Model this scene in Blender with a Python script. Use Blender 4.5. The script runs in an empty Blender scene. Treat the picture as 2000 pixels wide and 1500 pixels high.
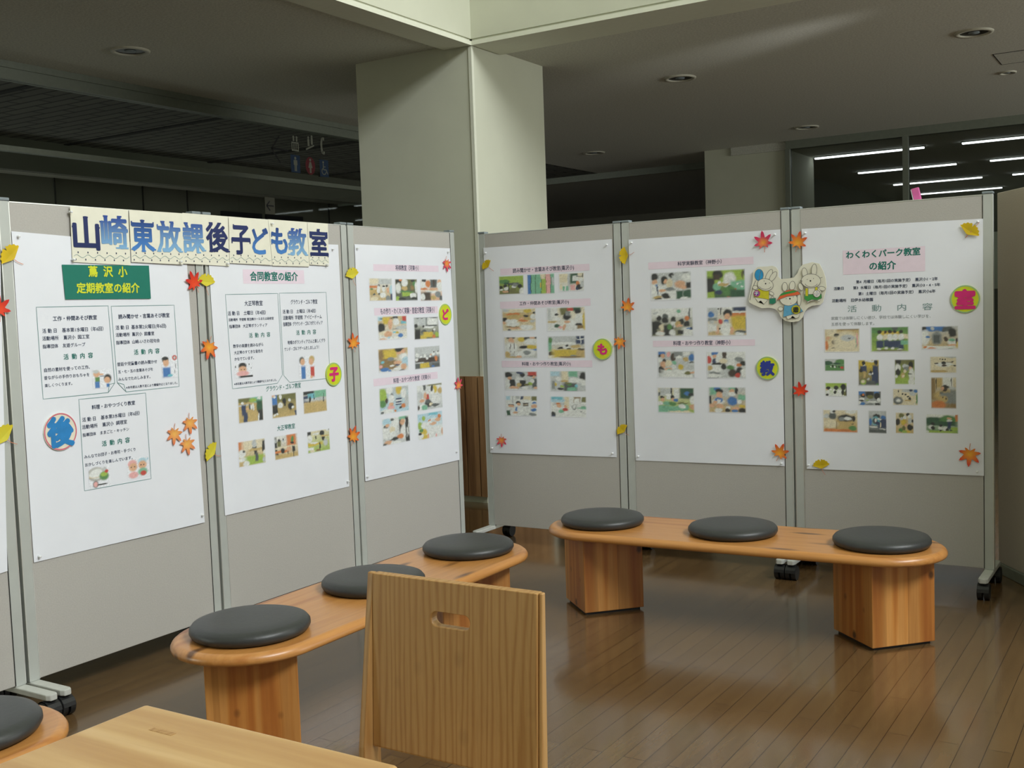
import bpy, bmesh, math, random
from mathutils import Vector, Matrix
random.seed(7)
SC = bpy.context.scene
COL = SC.collection

# ------------------------------------------------------------------ camera
F, PITCH, ROLL, YAW, EYE = 2125.84, 0.0695157, -0.0353604, 0.5578302, 1.4535
cp, sp, cr, sr, ct, st = (math.cos(PITCH), math.sin(PITCH), math.cos(ROLL), math.sin(ROLL), math.cos(YAW), math.sin(YAW))
O = Vector((0, 0, EYE))
def ray(px, py):
    """direction in the room of a point measured on the 2000x1500 photograph"""
    u, v = (px - 1000) / F, (py - 750) / F
    u, v = u * cr + v * sr, -u * sr + v * cr
    a = Vector((u, cp - v * sp, -sp - v * cp))
    return Vector((ct * a.x - st * a.y, st * a.x + ct * a.y, a.z))
def on_x(px, py, x):
    d = ray(px, py); return O + d * (x / d.x)
def on_y(px, py, y):
    d = ray(px, py); return O + d * (y / d.y)
def on_z(px, py, z):
    d = ray(px, py); return O + d * ((z - EYE) / d.z)
cam = bpy.data.cameras.new('camera'); cam.sensor_width = 36; cam.lens = F / 2000 * 36
cam.clip_start = .05; cam.clip_end = 200
co = bpy.data.objects.new('camera', cam); COL.objects.link(co)
fw = ray(1000, 750).normalized(); rt = (ray(1001, 750) - ray(1000, 750)).normalized(); up = rt.cross(fw)
co.matrix_world = Matrix.Translation(O) @ Matrix((rt, up, -fw)).transposed().to_4x4()
SC.camera = co

# ------------------------------------------------------------------ light and exposure
SC.view_settings.view_transform = 'Standard'; SC.view_settings.look = 'None'
SC.view_settings.gamma = 1; SC.view_settings.exposure = 0; SC.view_settings.use_curve_mapping = False
w = bpy.data.worlds.new('world'); SC.world = w; w.use_nodes = True
w.node_tree.nodes['Background'].inputs[0].default_value = (.75, .85, 1, 1)
w.node_tree.nodes['Background'].inputs[1].default_value = .5
def area(name, loc, direction, sx, sy, power, color=(1, 1, 1), spread=180):
    l = bpy.data.lights.new(name, 'AREA'); l.shape = 'RECTANGLE'; l.size = sx; l.size_y = sy
    l.energy = power; l.color = color; l.spread = math.radians(spread)
    o = bpy.data.objects.new(name, l); COL.objects.link(o)
    o.location = loc; o.rotation_euler = Vector(direction).to_track_quat('-Z', 'Y').to_euler()
    return o
area('daylight_clerestory', (5.85, 2.4, 7.9), (-1, .1, -.6), 6.6, 2.2, 1030, (.96, .985, 1))
area('daylight_low_window', (5.85, -1.5, 2.2), (-1, 0, 0), 8, 2.6, 14, (.96, .985, 1))
area('daylight_skylight', (.8, 1.0, 9.15), (0, 0, -1), 6, 7, 30, (.97, 1, .97))
area('hall_fill', (5.85, 10.2, 1.9), (-1, 0, 0), 5.4, 2.2, 250, (.97, 1, .96))  # added fill for the dark back hall; the wall has no window here
area('corridor_fill_end', (-9.8, -5.85, 1.9), (0, 1, 0), 4.4, 2.4, 300, (.97, 1, .96))  # added fill lamp that lifts the dark corridor, no real opening
area('corridor_fill_side', (-12.4, 8.0, 1.0), (1, 0, .25), 7, 1.2, 24, (.97, 1, .96))  # unseen lamp added to brighten the mesh ceiling behind the glass
def spot(name, loc, target, size, power, blend=1.):
    l = bpy.data.lights.new(name, 'SPOT'); l.spot_size = math.radians(size); l.spot_blend = blend; l.energy = power; l.shadow_soft_size = .12
    o = bpy.data.objects.new(name, l); COL.objects.link(o); o.location = loc
    o.rotation_euler = (Vector(target) - Vector(loc)).to_track_quat('-Z', 'Y').to_euler()
_a, _b = on_z(1240, 150, 3.4), on_z(1690, 25, 3.4)      # sun glint on the ceiling, imitated by an added spot lamp
_d = (_b - _a).normalized(); _s = _b + _d * 1.2; _s.z = 2.9
spot('glint_standin', _s, (_a + _b) / 2, 19, 80)

# ------------------------------------------------------------------ materials
def srgb(r, g, b):
    f = lambda c: (c / 12.92 if c <= .04045 else ((c + .055) / 1.055) ** 2.4)
    return (f(r / 255), f(g / 255), f(b / 255), 1)
class NT:
    def __init__(s, name):
        s.m = bpy.data.materials.new(name); s.m.use_nodes = True; s.t = s.m.node_tree
        s.b = s.t.nodes['Principled BSDF']
    def n(s, kind, **kw):
        nd = s.t.nodes.new(kind)
        for k, v in kw.items():
            if k in nd.inputs: nd.inputs[k].default_value = v
            else: setattr(nd, k, v)
        return nd
    def l(s, a, b): s.t.links.new(a, b)
    def coord(s, scale=(1, 1, 1), rot=(0, 0, 0), loc=(0, 0, 0), which='Object'):
        tc = s.n('ShaderNodeTexCoord'); mp = s.n('ShaderNodeMapping')
        mp.inputs['Scale'].default_value = scale; mp.inputs['Rotation'].default_value = rot; mp.inputs['Location'].default_value = loc
        s.l(tc.outputs[which], mp.inputs['Vector']); return mp.outputs['Vector']
    def ramp(s, fac, stops):
        r = s.n('ShaderNodeValToRGB'); e = r.color_ramp.elements
        while len(e) < len(stops): e.new(.5)
        for k, (p, c) in zip(e, stops): k.position = p; k.color = c
        s.l(fac, r.inputs['Fac']); return r.outputs['Color']
    def mix(s, fac, a, b, mode='MIX'):
        m = s.n('ShaderNodeMix', data_type='RGBA', blend_type=mode)
        for sock, v in ((m.inputs[0], fac), (m.inputs[6], a), (m.inputs[7], b)):
            if hasattr(v, 'is_linked') or hasattr(v, 'links'): s.l(v, sock)
            else: sock.default_value = v
        return m.outputs[2]
    def bump(s, h, strength=.2, dist=.01):
        b = s.n('ShaderNodeBump', Strength=strength, Distance=dist); s.l(h, b.inputs['Height']); s.l(b.outputs['Normal'], s.b.inputs['Normal'])
M = {}
def plain(name, rgb, rough=.6, metal=0., noise=.06, nscale=30., spec=.5, bump=0.):
    k = NT(name); c = srgb(*rgb)
    v = k.coord((nscale,) * 3); nz = k.n('ShaderNodeTexNoise', Scale=1., Detail=4.); k.l(v, nz.inputs['Vector'])
    lo = tuple(x * (1 - noise) for x in c[:3]) + (1,); hi = tuple(min(1, x * (1 + noise)) for x in c[:3]) + (1,)
    k.l(k.ramp(nz.outputs['Fac'], [(.3, lo), (.7, hi)]), k.b.inputs['Base Color'])
    k.b.inputs['Roughness'].default_value = rough; k.b.inputs['Metallic'].default_value = metal
    k.b.inputs['Specular IOR Level'].default_value = spec
    if bump: k.bump(nz.outputs['Fac'], bump, .004)
    M[name] = k.m; return k.m
def wood(name, light, mid, dark, axis='z', ring=26., rough=.4, boards=0., knots=.0, coat=0., offs=0., s=5., dist=.6, fine=.75, lines=0.):
    """grain along one axis of the object; optional glued boards and knots"""
    k = NT(name)
    sc = {'x': (.35, s, s), 'y': (s, .35, s), 'z': (s, s, .35)}[axis]
    v = k.coord(sc, loc=(offs, offs * 1.7, offs * .6))
    nz = k.n('ShaderNodeTexNoise', Scale=1.2, Detail=2., Distortion=dist); k.l(v, nz.inputs['Vector'])
    ad = k.n('ShaderNodeMath', operation='MULTIPLY'); k.l(nz.outputs['Fac'], ad.inputs[0]); ad.inputs[1].default_value = ring
    src = ad.outputs[0]
    if lines:                                             # straight quarter-sawn lines
        sep = k.n('ShaderNodeSeparateXYZ'); k.l(v, sep.inputs[0]); ml = k.n('ShaderNodeMath', operation='MULTIPLY_ADD')
        k.l(sep.outputs['X'], ml.inputs[0]); ml.inputs[1].default_value = lines; k.l(ad.outputs[0], ml.inputs[2]); src = ml.outputs[0]
    sn = k.n('ShaderNodeMath', operation='SINE'); k.l(src, sn.inputs[0])
    fn = k.n('ShaderNodeTexNoise', Scale=14., Detail=5.); k.l(v, fn.inputs['Vector'])
    mr = k.n('ShaderNodeMapRange'); mr.inputs['From Min'].default_value = -1; k.l(sn.outputs[0], mr.inputs['Value'])
    col = k.ramp(mr.outputs[0], [(0, srgb(*dark)), (.35, srgb(*mid)), (.8, srgb(*light))])
    fine = k.ramp(fn.outputs['Fac'], [(.3, (fine + .04, fine, fine - .04, 1)), (.65, (1, 1, 1, 1))])
    col = k.mix(1., col, fine, 'MULTIPLY')
    if boards:
        bv = k.coord({'x': (0, 1 / boards, 0), 'y': (1 / boards, 0, 0), 'z': (1 / boards, 1 / boards, 0)}[axis], loc=(.37, .21, 0))
        fl = k.n('ShaderNodeVectorMath', operation='FLOOR'); k.l(bv, fl.inputs[0])
        wn = k.n('ShaderNodeTexWhiteNoise', noise_dimensions='3D'); k.l(fl.outputs[0], wn.inputs['Vector'])
        tint = k.ramp(wn.outputs['Value'], [(0, (.72, .66, .6, 1)), (1, (1.08, 1.06, 1.04, 1))])
        col = k.mix(1., col, tint, 'MULTIPLY')
    if knots:
        kv = k.coord({'x': (2.2, 9, 9), 'y': (9, 2.2, 9), 'z': (11, 11, 8)}[axis], loc=(offs, .3, .1))
        vo = k.n('ShaderNodeTexVoronoi', Scale=1.); k.l(kv, vo.inputs['Vector'])
        kn = k.ramp(vo.outputs['Distance'], [(.08, (1, 1, 1, 1)), (.2, (0, 0, 0, 1))])
        km = k.n('ShaderNodeMath', operation='MULTIPLY'); k.l(kn, km.inputs[0]); km.inputs[1].default_value = knots
        col = k.mix(km.outputs[0], col, srgb(62, 32, 14))
    k.l(col, k.b.inputs['Base Color']); k.b.inputs['Roughness'].default_value = rough
    k.b.inputs['Coat Weight'].default_value = coat; k.b.inputs['Coat Roughness'].default_value = .25
    k.bump(fn.outputs['Fac'], .08, .002)
    M[name] = k.m; return k.m

plain('paper', (233, 236, 243), .75, noise=.015, nscale=6)
plain('cream_paper', (232, 230, 212), .75, noise=.03, nscale=20)
plain('board_cloth', (180, 177, 171), .9, noise=.035, nscale=160, bump=.15)
plain('screen_cloth', (186, 176, 164), .9, noise=.05, nscale=160, bump=.15)
plain('aluminium', (188, 192, 187), .45, metal=.15, noise=.03, nscale=12)
plain('aluminium_bright', (222, 224, 220), .3, metal=.6, noise=.02)
plain('grey_plastic', (128, 138, 142), .5)
plain('foot_grey', (196, 198, 192), .5, metal=.05)
plain('rubber_black', (22, 23, 24), .5, noise=.2)
plain('joint_black', (12, 12, 12), .8)
plain('vinyl_black', (50, 52, 52), .42, noise=.06, nscale=90, bump=.12)
plain('cream_wall', (206, 208, 188), .8, noise=.025, nscale=3, bump=.02)
plain('cream_trim', (222, 224, 206), .6, noise=.02)
plain('dark_wall', (124, 122, 108), .8, noise=.06, nscale=2)
plain('panel_wall', (104, 104, 92), .75, noise=.05, nscale=2)
plain('steel_rail', (122, 128, 116), .5, metal=.1)
plain('green_card', (22, 118, 100), .7, noise=.03)
plain('yellow_ink', (214, 222, 48), .7)
plain('ink_navy', (44, 56, 84), .8, noise=.1)
plain('ink_grey', (140, 146, 150), .8)
plain('ink_green', (28, 116, 104), .8)
plain('ink_thin_green', (120, 150, 150), .8)
plain('ink_line', (96, 140, 138), .8)
plain('pink_band', (235, 218, 231), .8, noise=.02)
plain('badge_yellow', (208, 216, 40), .6, noise=.06)
plain('badge_cream', (232, 226, 206), .6)
plain('badge_rim', (150, 196, 150), .6)
plain('badge_red_rim', (214, 110, 130), .6)
plain('letter_magenta', (216, 40, 120), .6, noise=.08)
plain('letter_blue', (40, 130, 196), .6, noise=.1)
plain('letter_navy', (44, 60, 150), .6, noise=.1)
plain('card_cream', (228, 226, 208), .7, noise=.02)
plain('draw_line', (120, 116, 112), .8)
plain('draw_black', (40, 38, 38), .8)
for nm, c in dict(blue=(44, 150, 204), green=(62, 150, 70), yellow=(208, 200, 40), orange=(226, 104, 58), sky=(96, 168, 204),
                  teal=(40, 130, 100), magenta=(196, 70, 140), violet=(90, 90, 170), olive=(150, 160, 50), white=(236, 234, 222)).items():
    plain('paint_' + nm, c, .7, noise=.08, nscale=60)
plain('pin_clear', (236, 238, 238), .35)
plain('sticker_white', (128, 130, 116), .6)
plain('sticker_black', (10, 10, 10), .6)
plain('sticker_blue', (24, 52, 84), .6)
plain('sticker_red', (104, 24, 34), .6)
plain('lamp_trim', (190, 188, 172), .5)
plain('lamp_dark', (34, 34, 30), .4)
plain('pink_spine', (206, 96, 156), .5)
plain('sign_dark', (30, 30, 38), .5)
wood('pine_top_x', (194, 136, 74), (184, 122, 60), (160, 96, 42), 'x', 16, .34, .0, .8, .25, 3.1, s=6, fine=.82)
wood('pine_leg', (206, 148, 80), (198, 134, 64), (176, 108, 46), 'z', 20, .42, .075, .9, .15, 1.3, s=7, dist=.4, fine=.84)
wood('table_wood', (208, 174, 122), (200, 163, 109), (185, 144, 91), 'x', 12, .42, .0, .0, .15, 5., s=5, fine=.88)
wood('chair_wood', (180, 140, 86), (175, 134, 79), (164, 120, 67), 'z', 26, .45, .0, .15, .1, 2., s=14, dist=.15, fine=.86, lines=26)
wood('dado_wood', (172, 134, 94), (158, 120, 82), (130, 94, 62), 'z', 20, .5, .11)

def ceiling_mat(name, rgb):
    k = NT(name); v = k.coord((60, 60, 60)); nz = k.n('ShaderNodeTexNoise', Scale=1., Detail=6., Roughness=.7); k.l(v, nz.inputs['Vector'])
    c = srgb(*rgb); lo = tuple(x * .8 for x in c[:3]) + (1,); hi = tuple(x * 1.06 for x in c[:3]) + (1,)
    k.l(k.ramp(nz.outputs['Fac'], [(.35, lo), (.6, hi)]), k.b.inputs['Base Color']); k.b.inputs['Roughness'].default_value = .95
    k.bump(nz.outputs['Fac'], .5, .004); M[name] = k.m
ceiling_mat('ceiling_rough', (204, 204, 192))
def mesh_ceiling():
    k = NT('mesh_ceiling'); v = k.coord((1, 1, 1))
    br = k.n('ShaderNodeTexBrick', offset=.5); br.inputs['Scale'].default_value = 1; k.l(v, br.inputs['Vector'])
    for nm, x in (('Brick Width', .5), ('Row Height', .14), ('Mortar Size', .016), ('Mortar Smooth', .4), ('Bias', 0)): br.inputs[nm].default_value = x
    br.inputs['Color1'].default_value = srgb(112, 112, 104); br.inputs['Color2'].default_value = srgb(100, 100, 94); br.inputs['Mortar'].default_value = srgb(34, 34, 32)
    k.l(br.outputs['Color'], k.b.inputs['Base Color']); k.b.inputs['Roughness'].default_value = .8; M['mesh_ceiling'] = k.m
mesh_ceiling()
def floor_mat():
    k = NT('floor_boards'); v = k.coord((1, 1, 1), rot=(0, 0, math.pi / 2))
    br = k.n('ShaderNodeTexBrick', offset=.37); br.inputs['Scale'].default_value = 1; k.l(v, br.inputs['Vector'])
    for nm, x in (('Brick Width', .91), ('Row Height', .077), ('Mortar Size', .0016), ('Mortar Smooth', .2), ('Bias', 0)): br.inputs[nm].default_value = x
    br.inputs['Color1'].default_value = srgb(107, 83, 54); br.inputs['Color2'].default_value = srgb(99, 76, 48); br.inputs['Mortar'].default_value = srgb(58, 43, 29)
    g = k.coord((9, .8, 1)); nz = k.n('ShaderNodeTexNoise', Scale=3., Detail=5., Distortion=.8); k.l(g, nz.inputs['Vector'])
    gr = k.ramp(nz.outputs['Fac'], [(.3, (.82, .79, .76, 1)), (.7, (1.04, 1.03, 1, 1))])
    k.l(k.mix(1., br.outputs['Color'], gr, 'MULTIPLY'), k.b.inputs['Base Color'])
    n2 = k.n('ShaderNodeTexNoise', Scale=2.5, Detail=3.); k.l(k.coord(), n2.inputs['Vector'])
    rr = k.n('ShaderNodeMapRange'); k.l(n2.outputs['Fac'], rr.inputs['Value']); rr.inputs['To Min'].default_value = .13; rr.inputs['To Max'].default_value = .24; k.b.inputs['Coat Weight'].default_value = .42; k.b.inputs['Coat Roughness'].default_value = .11
    k.l(rr.outputs[0], k.b.inputs['Roughness'])
    k.bump(br.outputs['Fac'], .15, .002); M['floor_boards'] = k.m
floor_mat()
def glass_mat():
    k = NT('clear_glass'); out = k.t.nodes['Material Output']
    tr = k.n('ShaderNodeBsdfTransparent'); tr.inputs[0].default_value = (.86, .89, .86, 1); gl = k.n('ShaderNodeBsdfGlossy'); gl.inputs['Roughness'].default_value = .02
    fr = k.n('ShaderNodeFresnel', IOR=1.2); mx = k.n('ShaderNodeMixShader')
    k.l(fr.outputs[0], mx.inputs[0]); k.l(tr.outputs[0], mx.inputs[1]); k.l(gl.outputs[0], mx.inputs[2]); k.l(mx.outputs[0], out.inputs['Surface'])
    M['clear_glass'] = k.m
glass_mat()
def emit(name, rgb, s):
    k = NT(name); k.b.inputs['Emission Color'].default_value = srgb(*rgb); k.b.inputs['Emission Strength'].default_value = s
    k.b.inputs['Base Color'].default_value = (.8, .8, .8, 1); M[name] = k.m
emit('tube_light', (244, 246, 255), 4.)
def photo_mat():
    k = NT('photo_print'); a = k.n('ShaderNodeVertexColor'); a.layer_name = 'print'
    k.l(a.outputs['Color'], k.b.inputs['Base Color']); k.b.inputs['Roughness'].default_value = .55; M['photo_print'] = k.m
photo_mat()
def leaf_mat(name, inner, outer, r0, r1):
    k = NT(name); tc = k.n('ShaderNodeTexCoord'); ln = k.n('ShaderNodeVectorMath', operation='LENGTH'); k.l(tc.outputs['Object'], ln.inputs[0])
    nz = k.n('ShaderNodeTexNoise', Scale=40.); k.l(tc.outputs['Object'], nz.inputs['Vector'])
    m = k.n('ShaderNodeMath', operation='MULTIPLY_ADD'); k.l(nz.outputs['Fac'], m.inputs[0]); m.inputs[1].default_value = .02; k.l(ln.outputs['Value'], m.inputs[2])
    k.l(k.ramp(m.outputs[0], [(r0, srgb(*inner)), (r1, srgb(*outer))]), k.b.inputs['Base Color']); k.b.inputs['Roughness'].default_value = .6; M[name] = k.m
leaf_mat('leaf_red', (232, 70, 24), (206, 26, 26), .02, .06)
leaf_mat('leaf_orange', (240, 168, 50), (222, 74, 44), .015, .06)
leaf_mat('leaf_pink', (240, 160, 60), (214, 50, 96), .012, .045)
leaf_mat('leaf_pale', (240, 180, 90), (222, 110, 80), .015, .06)
leaf_mat('leaf_yellow', (206, 176, 20), (226, 192, 10), .02, .06)
leaf_mat('leaf_lemon', (216, 206, 60), (220, 200, 40), .02, .06)
plain('leaf_stem', (206, 130, 96), .7)
def grad_ink(name, bottom, top):
    k = NT(name); tc = k.n('ShaderNodeTexCoord'); sx = k.n('ShaderNodeSeparateXYZ'); k.l(tc.outputs['Object'], sx.inputs[0])
    mr = k.n('ShaderNodeMapRange'); mr.inputs['From Min'].default_value = -.05; mr.inputs['From Max'].default_value = .075; k.l(sx.outputs['Y'], mr.inputs['Value'])
    k.l(k.ramp(mr.outputs[0], [(0, srgb(*bottom)), (1, srgb(*top))]), k.b.inputs['Base Color']); k.b.inputs['Roughness'].default_value = .7; M[name] = k.m
grad_ink('ink_navy_flat', (26, 40, 92), (36, 48, 100))
grad_ink('ink_blue_fade', (130, 178, 216), (40, 72, 150))
grad_ink('ink_blue_mid', (70, 130, 200), (28, 52, 118))

# ------------------------------------------------------------------ mesh helpers
def link(name, bm, mats, parent=None, loc=(0, 0, 0), rot=None, smooth=False, bevel=0., seg=2):
    me = bpy.data.meshes.new(name); bm.normal_update(); bm.to_mesh(me); bm.free()
    for m in (mats if isinstance(mats, (list, tuple)) else [mats]): me.materials.append(M[m])
    if smooth:
        for p in me.polygons: p.use_smooth = True
    o = bpy.data.objects.new(name, me); COL.objects.link(o)
    if parent: o.parent = parent
    o.location = loc
    if rot is not None: o.rotation_euler = rot
    if bevel:
        b = o.modifiers.new('bevel', 'BEVEL'); b.width = bevel; b.segments = seg; b.limit_method = 'ANGLE'; b.angle_limit = math.radians(40)
    return o
def tag(o, label, cat, group=None):
    o['label'] = label; o['category'] = cat
    if group: o['group'] = group
    return o
def empty(name, loc=(0, 0, 0), rz=0, mat=None):
    o = bpy.data.objects.new(name, None); o.empty_display_size = .1; COL.objects.link(o)
    if mat is not None: o.matrix_world = mat
    else: o.location = loc; o.rotation_euler = (0, 0, rz)
    return o
def box(bm, x0, x1, y0, y1, z0, z1, mi=0):
    vs = [bm.verts.new((x, y, z)) for x in (x0, x1) for y in (y0, y1) for z in (z0, z1)]
    for f in ((0, 1, 3, 2), (4, 6, 7, 5), (0, 4, 5, 1), (2, 3, 7, 6), (0, 2, 6, 4), (1, 5, 7, 3)):
        bm.faces.new([vs[i] for i in f]).material_index = mi
    return vs
def prism(bm, pts, z0, z1, mi=0):
    """extrude an outline (counter-clockwise) along z; concave outlines are triangulated"""
    lo = [bm.verts.new((p[0], p[1], z0)) for p in pts]; hi = [bm.verts.new((p[0], p[1], z1)) for p in pts]
    n = len(pts)
    for i in range(n): bm.faces.new((lo[i], lo[(i + 1) % n], hi[(i + 1) % n], hi[i])).material_index = mi
    a = bm.faces.new(hi); b = bm.faces.new(lo[::-1]); a.material_index = b.material_index = mi
    if n > 4: bmesh.ops.triangulate(bm, faces=[a, b])
def ngon(bm, pts, z, mi=0):
    f = bm.faces.new([bm.verts.new((p[0], p[1], z)) for p in pts]); f.material_index = mi
    if len(pts) > 4: bmesh.ops.triangulate(bm, faces=[f])
def lathe(bm, prof, n=48, mi=0, cx=0, cy=0):
    rings = []
    for r, z in prof:
        rings.append([bm.verts.new((cx, cy, z))] if r < 1e-6 else [bm.verts.new((cx + r * math.cos(2 * math.pi * i / n), cy + r * math.sin(2 * math.pi * i / n), z)) for i in range(n)])
    for a, b in zip(rings, rings[1:]):
        for i in range(n):
            j = (i + 1) % n
            q = [a[0], b[j], b[i]] if len(a) == 1 else [a[i], a[j], b[0]] if len(b) == 1 else [a[i], a[j], b[j], b[i]]
            bm.faces.new(q).material_index = mi
def cyl(bm, c, axis, r, h, n=24, mi=0, r2=None):
    t = bmesh.new(); r2 = r if r2 is None else r2
    lathe(t, [(0, -h / 2), (r, -h / 2), (r2, h / 2), (0, h / 2)], n)
    q = Vector((0, 0, 1)).rotation_difference(Vector(axis)).to_matrix().to_4x4()
    bmesh.ops.transform(t, matrix=Matrix.Translation(c) @ q, verts=t.verts)
    me = bpy.data.meshes.new('t'); t.to_mesh(me); t.free(); k = len(bm.faces); bm.from_mesh(me); bpy.data.meshes.remove(me)
    bm.faces.ensure_lookup_table()
    for f in bm.faces[k:]: f.material_index = mi
def strip(bm, pts, wd, z, closed=False, mi=0):
    """flat ribbon of given width along a polyline"""
    n = len(pts); L = []; R = []
    for i, p in enumerate(pts):
        a = pts[(i - 1) % n] if (i or closed) else p; b = pts[(i + 1) % n] if (i < n - 1 or closed) else p
        d = Vector((b[0] - a[0], b[1] - a[1])); d = d.normalized() if d.length else Vector((1, 0)); nx = Vector((-d.y, d.x)) * wd / 2
        L.append(bm.verts.new((p[0] + nx.x, p[1] + nx.y, z))); R.append(bm.verts.new((p[0] - nx.x, p[1] - nx.y, z)))
    for i in range(n if closed else n - 1):
        j = (i + 1) % n; bm.faces.new((R[i], R[j], L[j], L[i])).material_index = mi
def structure(name, boxes, mat, bevel=0.):
    bm = bmesh.new()
    for b in boxes: box(bm, *b)
    o = link(name, bm, mat, bevel=bevel); o['kind'] = 'structure'; return o
def copy_tree(o, parent=None):
    c = o.copy(); COL.objects.link(c); c.parent = parent
    for ch in list(o.children): copy_tree(ch, c)
    return c

# ------------------------------------------------------------------ the setting
XC, YC, ZS, ZC = -4.456, 6.744, 3.374, 3.40            # corner of the double-height space, soffit and ceiling heights
WX, WY, HI = 6.0, -6.0, 9.3
structure('floor', [(-12.6, WX, WY, 23.2, -.1, 0)], 'floor_boards')
structure('ceiling', [(-7.45, XC - .24, WY, YC + .4, ZC, ZC + .2), (-7.45, WX, YC + .4, 13.5, ZC, ZC + .2), (-12.6, -7.45, 14.6, 21.4, ZC - .05, ZC + .2), (-7.45, -5.0, 13.5, 14.6, ZC, ZC + .2), (-7.45, -5.0, 14.6, 21.4, ZC - .05, ZC + .2)], 'ceiling_rough')
structure('ceiling_grid', [(-10.4, -7.45, WY, 14.6, ZC, ZC + .2)], 'mesh_ceiling')
structure('ceiling_corridor', [(-12.6, -10.4, WY, 14.6, ZS - .03, ZC + .2)], 'ceiling_rough')
structure('ceiling_library', [(-5.0, WX, 13.5, 23.2, 3.3, ZC + .2)], 'ceiling_rough')
for k in range(5):                                     # dark joints between the mesh ceiling panels
    structure('trim_%d' % (k + 1), [(-10.4, -7.5, 3.58 + 2.04 * k - .03, 3.58 + 2.04 * k + .03, ZC - .012, ZC)], 'joint_black')
structure('wall_fascia_left', [(XC - .24, XC, WY, YC, ZS + .045, HI)], 'cream_wall')
structure('wall_fascia_back', [(XC - .24, WX, YC, YC + .4, ZS + .045, HI)], 'cream_wall')
structure('trim_6', [(XC - .24, XC, WY, YC, ZS, ZS + .03), (XC - .23, XC - .012, WY, YC, ZS + .03, ZS + .045)], 'cream_trim')
structure('trim_7', [(XC, WX, YC, YC + .4, ZS, ZS + .03), (XC, WX, YC + .012, YC + .39, ZS + .03, ZS + .045)], 'cream_trim')
structure('wall_left', [(-12.7, -12.5, WY, 21.4, 0, 3.6)], 'panel_wall')
structure('wall_back', [(-12.6, -5.0, 21.3, 21.5, 0, 3.6)], 'dark_wall')
structure('wall_library_left', [(-5.1, -4.95, 14.65, 23.2, 0, 3.4)], 'panel_wall')
structure('wall_library_back', [(-5.0, WX, 23.0, 23.2, 0, 3.4)], 'panel_wall')
structure('wall_right', [(WX, WX + .2, WY, 23.2, 0, .8), (WX, WX + .2, WY, 23.2, 3.6, 6.6), (WX, WX + .2, 3, 23.2, .8, 3.6), (WX, WX + .2, WY, -5.8, .8, 9.3), (WX, WX + .2, 4.8, YC + .4, 6.6, 9.3)], 'cream_wall')
structure('wall_front', [(-12.6, WX, WY - .2, WY, 0, HI)], 'cream_wall')
structure('ceiling_hall', [(XC - .24, WX, WY, YC + .4, HI, HI + .2)], 'cream_wall')
structure('window_1', [(WX, WX + .1, -5.8 + 2.65 * k, -5.74 + 2.65 * k, 6.6, 9.3) for k in range(5)] + [(WX, WX + .1, -5.8, 4.8, 6.6, 6.66), (WX, WX + .1, -5.8, 4.8, 9.24, 9.3)], 'steel_rail')
structure('window_2', [(WX, WX + .1, -5.8 + 2.2 * k, -5.74 + 2.2 * k, .8, 3.6) for k in range(5)], 'steel_rail')
structure('baseboard_back', [(-12.5, -5.1, 21.28, 21.3, 0, .1)], 'joint_black')
# the big column at the corner: plaster above, timber dado below, bead on the corner
structure('column', [(-5.555, XC - .014, YC + .014, 7.80, 0, ZC)], 'cream_wall')
structure('trim_8', [(XC - .034, XC - .006, YC + .006, YC + .034, .955, ZS)], 'cream_trim')
structure('trim_9', [(XC - .05 - .115 * (k + 1) + .004, XC - .05 - .115 * k - .004, YC - .012, YC + .02, .05, .955) for k in range(9)] +
          [(XC - .02, XC + .006, YC + .05 + .115 * k + .004, YC + .05 + .115 * (k + 1) - .004, .05, .955) for k in range(8)] + [(XC - .044, XC + .008, YC - .014, YC + .046, .05, .955)], 'dado_wood')
structure('column_far', [(-5.37, -4.26, 13.53, 14.6, 0, ZC)], 'cream_wall')
# glazed wall on the left, with its head rail, transom and joints
GX = -7.45
structure('trim_10', [(GX - .06, GX + .06, WY, 9.7, ZC - .05, ZC), (GX - .045, GX + .045, WY, 9.7, ZC - .13, ZC - .05)], 'steel_rail')
structure('trim_11', [(GX - .03, GX + .03, WY, 9.7, 2.745, 2.785)], 'steel_rail')
gl = [6.115, 7.6, 9.05]
structure('window_3', [(GX - .005, GX + .005, a + .004, b - .004, 2.785, ZC - .13) for a, b in zip([WY, 1.7, 3.2, 4.65] + gl, [1.7, 3.2, 4.65] + gl + [9.7])], 'clear_glass')
gl2 = [5.253, 7.296]
structure('window_4', [(GX - .005, GX + .005, a + .004, b - .004, 0, 2.745) for a, b in zip([WY, 1.2, 3.2] + gl2, [1.2, 3.2] + gl2 + [9.7])], 'clear_glass')
structure('trim_12', [(-10.5, -10.38, WY, 14.6, ZS - .3, ZC)], 'panel_wall')
structure('trim_13', [(-12.5, -12.48, y, y + .012, 0, 3.35) for y in (6.2, 7.6, 9.0, 10.4, 11.2, 14.3, 15.7)], 'joint_black')
structure('door_1', [(-12.5, -12.46, 11.85, 12.69, 0, 3.08)], 'sign_dark')
structure('door_2', [(-12.5, -12.46, 12.79, 13.63, 0, 3.08)], 'sign_dark')
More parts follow.
